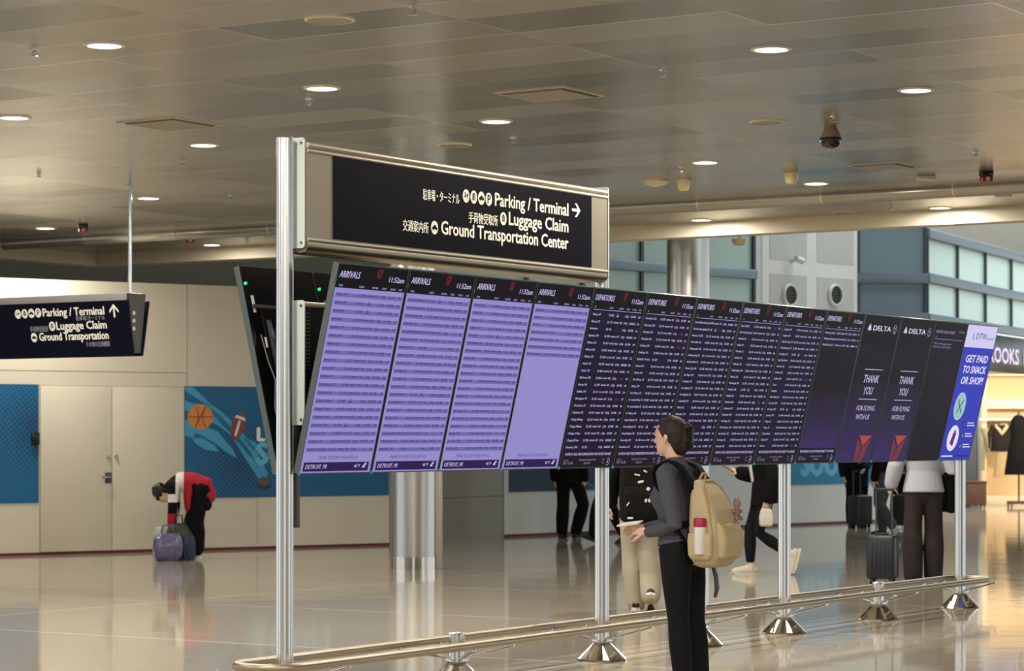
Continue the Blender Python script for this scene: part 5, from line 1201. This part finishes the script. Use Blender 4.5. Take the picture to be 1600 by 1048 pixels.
b = MB(); b.lathe([(.034,.155),(.0365,.158),(.0365,.196),(.034,.203),(.028,.206)], n=28); b.build('bottle_lid', 'magenta', bt)
b = MB(); b.box(-.003,.003,-.0345,-.033,.132,.142); b.build('printed_mark', 'blackcloth', bt)
pl = thing('plush_charm', 'mauve plush bear charm hanging on the backpack\'s edge', 'toy', GP+Matrix.Rotation(BR, 3, 'Z') @ V((-.128,.252,1.05)), BR)
b = MB(); b.sph((0,0,.03),(.028,.025,.032)); b.sph((-.005,.005,.078),(.026,.024,.024))
for sx in (-1,1): b.sph((sx*.02,.004,.102),(.010,.008,.010)); b.limb([(sx*.02,0,.045),(sx*.045,.012,.030)], [.012,.010], n=8); b.limb([(sx*.014,0,.012),(sx*.028,.022,-.012)], [.014,.012], n=8)
organic(b, .005, 'bear_body', 'mauve', pl, 1)
b = MB(); b.tube([(0,-.01,.055),(.02,-.03,.05),(.035,-.03,.02),(.02,-.02,-.005)], .004, 6); b.build('charm_chain', 'steel', pl)

# ------------------------------------------------------------------ everyone else
def rotp(loc, face, p): return V(loc)+Matrix.Rotation(facing(*face), 3, 'Z') @ V(p)
# man walking off behind the screens
loc = at(1000, 951); fc = (.06, 1)
J = joints(1.80, an_l=(.035,-.02,.09), kn_l=(.075,-.03,.50), an_r=(-.095,.24,.16), kn_r=(-.09,.03,.50), wr_l=(.27,-.02,.93), wr_r=(-.27,-.02,.93), el_l=(.25,.04,1.17), el_r=(-.25,.04,1.17))
fdm = {'r': ((0,-.75,-.66),(0,-.66,.75))}
m = person('man in black jacket and khaki trousers walking away behind the screens', loc, fc, J, 'hairblack', fd=fdm)
top_garment(m, J, 'jacket', 'blackcloth', infl=.03, hem=(0,0,.80), hemr=(.19,.14), slx=.012)
trousers(m, J, 'trousers', 'khaki', infl=.012, knee=.020, hemx=.020, ankle_cut=-.035)
shoe(J, 'l', 'shoeblack', m, big=1.1); shoe(J, 'r', 'shoeblack', m, *fdm['r'], big=1.1)
bk = thing('backpack', 'large black backpack with clip-on trinkets on the khaki-trousered man', 'backpack', rotp(loc, fc, (0,0,.76)), facing(*fc))
b = MB(); b.rloft([(0,0,.27,.13,.08,.05),(.04,0,.28,.17,.11,.06),(.25,0,.28,.18,.115,.06),(.48,0,.27,.17,.10,.06),(.60,0,.25,.13,.07,.05),(.63,0,.24,.08,.04,.03)]); organic(b, .011, 'bag_body', 'blackcloth', bk, 2)
b = MB(); b.rloft([(.04,0,.40,.12,.02,.02),(.10,0,.405,.135,.035,.03),(.26,0,.405,.135,.035,.03),(.32,0,.395,.12,.02,.02)]); organic(b, .011, 'front_pocket', 'blackcloth', bk, 2)
for sx in (-1, 1): b = MB(); b.limb([(sx*.12,.17,.10),(sx*.17,.0,.3),(sx*.14,-.15,.5),(sx*.11,-.06,.70),(sx*.10,.15,.60)], [(.03,.01)]*5, n=10); b.build('shoulder_strap', 'strap', bk)
for x, z, w_, h_ in ((.02,.42,.05,.012),(-.05,.45,.035,.012),(-.01,.36,.05,.02),(-.075,.30,.028,.028),(-.085,.20,.02,.03),(-.055,.20,.02,.03),(.10,.17,.010,.04),(.08,.05,.05,.016)):
    y = .392 if z > .33 else .445
    b = MB(); b.box(-w_/2, w_/2, 0, .012, -h_/2, h_/2, .004); b.build('trinket', 'tag', bk, loc=(x, y-.012, z), rot=(0, random.uniform(-.7, .7), 0))

# woman reading her phone while walking
loc = at(1195, 897); fc = (-1, -.04)
J = joints(1.68, pelvis=(0,0,.91), belly=(0,-.01,1.06), chest=(0,-.02,1.23), neck=(0,-.02,1.41), head=(0,-.08,1.56),
    an_r=(-.07,-.15,.085), kn_r=(-.08,-.15,.48), hip_r=(-.085,-.01,.88), hip_l=(.085,.01,.88), kn_l=(.09,-.08,.46), an_l=(.09,.27,.215), el_l=(.23,.05,1.06), wr_l=(.20,-.01,.83), el_r=(-.21,-.06,1.07), wr_r=(-.09,-.27,1.11))
fdm = {'l': ((0,-.25,-.97),(0,-.97,.25))}
m = person('woman in black coat, leggings and beige trainers walking while reading a phone', loc, fc, J, 'hairdark', pitch=.4, fd=fdm, hands={'r': dict(d=(.0,-.9,.3), pn=(.6,0,.5), curl=.9), 'l': dict(d=(0,-.1,-1), pn=(-1,0,0), curl=1.0)})
top_garment(m, J, 'coat', 'blackcloth', infl=.034, hem=(0,.03,.77), hemr=(.215,.20), slx=.018, sleeve=.93)
b = MB(); b.limb([(0,-.13,1.02),(0,-.155,1.16),(0,-.12,1.32)], [(.045,.02),(.05,.02),(.04,.02)], n=12); b.build('white_shirt', 'white', m)
trousers(m, J, 'leggings', 'legging', infl=.008, knee=.004, hemx=.004, ankle_cut=.07)
shoe(J, 'r', 'shoebeige', m, big=1.12); shoe(J, 'l', 'shoebeige', m, *fdm['l'], big=1.12)
b = MB(); b.box(-.036,.036,-.0045,.0045,-.075,.075,.004); me = b.mesh('phone'); me.transform(Matrix.Translation((0,0,0)))
tag(link('mobile_phone', me, 'phone', loc=rotp(loc, fc, (-.075,-.39,1.155)), rot=(math.radians(60), 0, facing(*fc))), 'dark phone held up by the woman in the black coat', 'phone')
pz = thing('wrist_pouch', 'cream pouch hanging from the phone walker\'s lowered hand', 'pouch', rotp(loc, fc, (.205,-.015,.53)), facing(*fc)+.2)
b = MB(); b.rloft([(0,0,0,.022,.055,.02),(.02,0,0,.035,.075,.03),(.10,0,0,.035,.08,.03),(.17,0,0,.025,.065,.02),(.20,0,0,.012,.05,.01)]); organic(b, .008, 'pouch_body', 'pouch', pz, 2)
b = MB(); b.tube([(0,-.03,.19),(0,-.02,.24),(0,.0,.26),(0,.02,.24),(0,.03,.19)], .005, 6); b.build('pouch_loop', 'pouch', pz)

# dark walkers in front of the teal poster
loc = at(889, 841); fc = (.35, .94)
J = joints(1.76, an_l=(.09,.06,.09), an_r=(-.07,-.10,.09), kn_r=(-.19,-.10,.50), kn_l=(.09,-.0,.5))
m = person('person all in black walking off in front of the dark teal poster', loc, fc, J)
top_garment(m, J, 'jacket', 'blackcloth', infl=.03, hem=(0,0,.82), hemr=(.19,.14), slx=.01); trousers(m, J, 'trousers', 'blackcloth', infl=.022, knee=.014, hemx=.014)
for k in 'lr': shoe(J, k, 'shoeblack', m, solemat='shoeblack')
loc = at(950, 849); fc = (-1, 0)
J = joints(1.76, pelvis=(0,0,.92), hip_l=(.09,0,.89), hip_r=(-.09,0,.89), an_l=(.09,-.20,.115), kn_l=(.09,-.16,.50), an_r=(-.09,.24,.12), kn_r=(-.09,.05,.50))
fdm = {'l': ((0,-.93,.36),(0,.36,.93)), 'r': ((0,-.85,-.5),(0,-.5,.85))}
m = person('striding person in dark clothes mostly hidden by the tall post under the sign\'s arrow', loc, fc, J, fd=fdm)
top_garment(m, J, 'jacket', 'navycloth', infl=.03, hem=(0,0,.82), hemr=(.19,.14), slx=.01); trousers(m, J, 'trousers', 'blackcloth', infl=.02, knee=.012, hemx=.012)
for k in 'lr': shoe(J, k, 'shoeblack', m, *fdm[k], solemat='shoeblack')

# luggage
def suitcase(label, loc, rz, w_, d_, h_, grip, mat='case', group=None):
    o = thing('suitcase', label, 'suitcase', loc, rz, group); z0 = .055
    b = MB(); b.box(-w_/2, w_/2, -d_/2, d_/2, z0, h_, .03, 3)
    n = max(4, int(w_/.055))
    for i in range(n):
        x = -w_/2+.04+(w_-.08)*(i+.5)/n
        for sy in (-1, 1): b.box(x-.010, x+.010, sy*d_/2-.005, sy*d_/2+.005, z0+.05, h_-.05, .003)
    b.build('shell', mat, o)
    b = MB(); b.rloft([(z0+.02, 0, 0, w_/2+.003, .007, .005), (h_-.02, 0, 0, w_/2+.003, .007, .005)]); b.box(-w_/2+.02, w_/2-.02, -.007, .007, h_-.004, h_+.003); b.build('zip_band', 'black', o)
    b = MB(); b.box(-.07, .07, -.012, .012, h_, h_+.022, .008); b.build('top_handle', 'black', o)
    hx = min(.085, w_/2-.06)
    b = MB()
    for s in (-1, 1): b.cyl((s*hx, d_/2-.045, h_-.01), (s*hx, d_/2-.045, grip), .009, 10)
    b.build('telescopic_handle', 'darkgrey', o)
    b = MB(); b.box(-hx-.018, hx+.018, d_/2-.062, d_/2-.028, grip-.012, grip+.014, .009); b.build('handle_grip', 'black', o)
    for sx in (-1, 1):
        for sy in (-1, 1):
            b = MB(); x, y = sx*(w_/2-.05), sy*(d_/2-.045); b.cyl((x-.011,y,.027),(x+.011,y,.027),.027,14); b.box(x-.018, x+.018, y-.02, y+.02, .035, z0+.01, .004); b.build('wheel', 'black', o)
    return o
sl = at(1379, 912)
suitcase('dark ribbed suitcase standing behind the rail at the grey-shirted man\'s hand', (sl.x, sl.y, 0), math.radians(-24), .30, .21, .50, .965)
sl2 = at(1344, 825); suitcase('dark suitcase standing in front of the person with the orange lanyard', (sl2.x, sl2.y, 0), math.radians(40), .36, .24, .54, .93)
sl3 = at(1412, 826); suitcase('black suitcase half hidden behind the grey-shirted man', (sl3.x, sl3.y, 0), .2, .38, .24, .56, .93, 'casedark')

# man in the pale grey shirt
loc = at(1443, 907); fc = (-.05, 1)
J = joints(1.82, el_l=(.30,.02,1.20), wr_l=(.335,-.03,1.01), sh_l=(.195,.01,1.46), sh_r=(-.195,.01,1.46), el_r=(-.30,.05,1.15), wr_r=(-.26,-.17,1.14), an_l=(.12,.05,.09), an_r=(-.11,-.03,.09), kn_l=(.115,.0,.52), kn_r=(-.115,-.03,.52))
m = person('man in pale grey shirt and charcoal trousers seen from behind, hand on a suitcase', loc, fc, J, 'hairblack', w=1.08, hands={'l': dict(d=(.1,-.2,-1), pn=(-.8,-.6,0), curl=1.0)})
top_garment(m, J, 'shirt', 'greyshirt', infl=.030, hem=(0,.0,.925), hemr=(.215,.165), slx=.016, w=1.08); trousers(m, J, 'trousers', 'charcoal', infl=.014, knee=.026, hemx=.022, ankle_cut=-.04, w=1.03)
for k in 'lr': shoe(J, k, 'shoeblack', m)
ct = thing('carried_coat', 'black coat draped over the grey-shirted man\'s right forearm', 'coat', rotp(loc, fc, (-.29,-.06,.72)), facing(*fc))
b = MB(); rs = []
for k in range(9):
    u = k/8.; rs.append([((.075-.02*u*(1-u))*math.cos(2*math.pi*i/24)*(1+.10*math.sin(i*1.9+k)), (.13-.03*(1-u))*math.sin(2*math.pi*i/24)*(1+.06*math.sin(i*2.7)), .02*math.sin(i*.8)*(1-u)+u*.36) for i in range(24)])
b.rings(rs); b.limb([(0,-.12,.36),(0,.12,.40)], [(.085,.05),(.085,.05)], n=14); organic(b, .012, 'coat_cloth', 'blackcloth', ct, 2)

# travellers by the SOON poster
loc = at(1347, 826); loc = V((loc.x, loc.y+.62, 0)); fc = (.1, -1)
J = joints(1.76, el_l=(.23,.02,1.14), wr_l=(.09,-.20,.98), el_r=(-.24,.03,1.13))
m = person('traveller in dark coat with orange lanyard standing behind the dark suitcase', loc, fc, J)
top_garment(m, J, 'coat', 'navycloth', infl=.032, hem=(0,0,.66), hemr=(.20,.15), slx=.014); trousers(m, J, 'trousers', 'blackcloth', infl=.02, knee=.012, hemx=.012)
for k in 'lr': shoe(J, k, 'shoeblack', m, solemat='shoeblack')
b = MB(); b.limb([(.06,-.10,1.42),(.02,-.17,1.28),(0,-.185,1.12),(0,-.19,1.06)], [(.012,.004),(.012,.004),(.014,.004),(.03,.004)], n=8); b.build('lanyard', 'lanyard', m)
loc = at(1381, 838); fc = (-.75, .6)
J = joints(1.74, pelvis=(0,0,.92), hip_l=(.09,0,.89), hip_r=(-.09,0,.89), an_l=(.05,.20,.14), kn_l=(.08,-.04,.50), an_r=(-.07,-.06,.09), kn_r=(-.085,-.10,.50))
fdm = {'l': ((0,-.8,-.6),(0,-.6,.8)), 'r': (None, None)}
m = person('walker in black top and dark grey trousers between the two far suitcases', loc, fc, J, fd=fdm)
top_garment(m, J, 'jacket', 'blackcloth', infl=.028, hem=(0,0,.86), hemr=(.185,.14), slx=.01); trousers(m, J, 'trousers', 'greytrouser', infl=.018, knee=.010, hemx=.008)
shoe(J, 'l', 'shoewhite', m, *fdm['l']); shoe(J, 'r', 'shoeblack', m)
loc = at(1416, 826); loc = V((loc.x, loc.y+.5, 0)); fc = (-.1, -1)
J = joints(1.74, el_r=(-.23,.02,1.14), wr_r=(-.06,-.20,.98))
m = person('person in long black coat standing behind the half-hidden black suitcase', loc, fc, J)
top_garment(m, J, 'coat', 'blackcloth', infl=.034, hem=(0,0,.62), hemr=(.205,.155), slx=.014); trousers(m, J, 'trousers', 'blackcloth', infl=.02, knee=.012, hemx=.012)
for k in 'lr': shoe(J, k, 'shoeblack', m, solemat='shoeblack')

# person bending over bags at the doors
loc = at(302, 872); fc = (-1, -.12)
J = joints(1.70, pelvis=(0,.10,.87), belly=(0,-.02,.945), chest=(0,-.16,.945), neck=(0,-.29,.90), head=(0,-.385,.80),
    sh_l=(.16,-.235,.90), sh_r=(-.16,-.235,.90), el_l=(.20,-.25,.63), el_r=(-.19,-.22,.64), wr_l=(.16,-.27,.42), wr_r=(-.13,-.25,.43), hip_l=(.09,.10,.84), hip_r=(-.09,.10,.84), kn_l=(.095,.02,.47), kn_r=(-.095,.0,.47), an_l=(.10,.02,.085), an_r=(-.10,-.02,.085))
m = person('person in red, white and black jacket bending over bags beside the doors', loc, fc, J, 'hairblack', pitch=1.25, hands={'l': dict(d=(-.1,-.1,-1), pn=(-1,0,0), curl=1), 'r': dict(d=(.1,-.1,-1), pn=(1,0,0), curl=1)})
def jac(p):
    if abs(p.x) > .135 and p.z < .80 and p.y < -.12: return 1 if p.z > .70 else 2 if p.z > .56 else 0
    return 2 if p.y < -.215 else 1 if p.y < -.115 else 0
b_ = MB()
q = [(.175,.125),(.185,.14),(.17,.12),(.18,.125),(.135,.09),(.07,.065)]
b_.limb([J['pelvis']+V((0,.06,-.10)), J['pelvis']+V((0,.02,.02)), J['belly'], J['chest'], J['neck']*.65+J['chest']*.35, J['neck']], q, n=20)
b_.limb([(0,-.05,.92),(0,-.06,.72),(0,-.055,.60)], [(.17,.10),(.175,.06),(.16,.045)], n=18)
for k in 'lr':
    a = arm_pts(J, k); b_.limb([J['neck']*.5+a[0]*.5, a[0]], [.075,.07], side=(0,1,0), n=12); b_.limb(a, [.075,.068,.060,.058,.05], n=14)
organic(b_, .011, 'jacket', ['redcloth', 'white', 'blackcloth'], m, 2, jac)
trousers(m, J, 'trousers', 'blackcloth', infl=.03, knee=.03, hemx=.025, ankle_cut=.045)
b = MB(); b.limb([J['pelvis']+V((0,.05,-.22)), J['pelvis']+V((0,.075,-.02)), J['pelvis']+V((0,.02,.10))], [(.17,.08),(.175,.07),(.12,.05)], n=16); organic(b, .011, 'black_apron', 'blackcloth', m, 2)
for k in 'lr': shoe(J, k, 'shoewhite', m, big=1.05)
x, f, u = head_axes(1.25); c = J['head']
b = MB(); b.limb([c+(u*.03-f*.03), c+(u*.07-f*.01)], [(.094,.108),(.075,.088)], side=x, n=16); b.limb([c+u*.05+f*.02, c+u*.02+f*.075], [(.08,.05),(.06,.03)], side=x, n=14); b.limb([c-u*.06-f*.06, c+u*.02-f*.05], [(.07,.05),(.085,.06)], side=x, n=14); organic(b, .010, 'cap', 'hairblack', m, 2)
def softbag(name, label, loc, rz, secs, mat, seed, handles=None, hm=None):
    o = thing(name, label, 'bag', loc, rz); rnd = random.Random(seed)
    b = MB(); b.rloft(secs, 6)
    for v in b.bm.verts:
        if v.co.z > .02: v.co += V((rnd.uniform(-1,1), rnd.uniform(-1,1), rnd.uniform(-.5,.5)))*.018
    organic(b, .010, 'bag_body', mat, o, 2)
    if handles:
        b = MB()
        for s in (-1, 1): b.tube([(-handles[0], s*.03, handles[1]), (-handles[0]*.7, s*.02, handles[1]+.12), (handles[0]*.7, s*.02, handles[1]+.12), (handles[0], s*.03, handles[1])], .008, 6)
        b.build('bag_handle', hm or mat, o)
    return o
p = at(262, 876)
softbag('plastic_bag', 'violet patterned plastic bag on the floor by the bending person', (p.x, p.y, 0), .3, [(0,0,0,.12,.09,.05),(.06,0,0,.16,.13,.06),(.18,0,0,.17,.13,.06),(.27,0,0,.15,.10,.05),(.33,0,0,.12,.05,.03)], 'bagviolet', 2, (.08,.31))
p2_ = V((p.x+.16, p.y+.14, 0))
softbag('shopping_bag', 'navy bag standing nearest the bending person\'s white shoes', (p.x+.23, p.y+.20, 0), -.2, [(0,0,0,.05,.09,.04),(.05,0,0,.06,.10,.04),(.22,0,0,.06,.10,.04),(.30,0,0,.03,.07,.02)], 'bagnavy', 4)
softbag('backpack', 'dark green bag standing behind the violet plastic bag', (p.x+.08, p.y+.42, 0), .1, [(0,0,0,.13,.09,.05),(.06,0,0,.16,.12,.06),(.30,0,0,.16,.12,.06),(.40,0,0,.12,.09,.05),(.44,0,0,.07,.05,.03)], 'baggreen', 5, (.05,.42), 'strap')
softbag('plastic_bag', 'pale clear plastic bag leaning left of the violet bag', (p.x-.13, p.y+.30, 0), .5, [(0,0,0,.08,.07,.04),(.06,0,0,.09,.08,.05),(.26,0,0,.08,.07,.04),(.40,0,0,.04,.03,.02)], 'bagclear', 6)
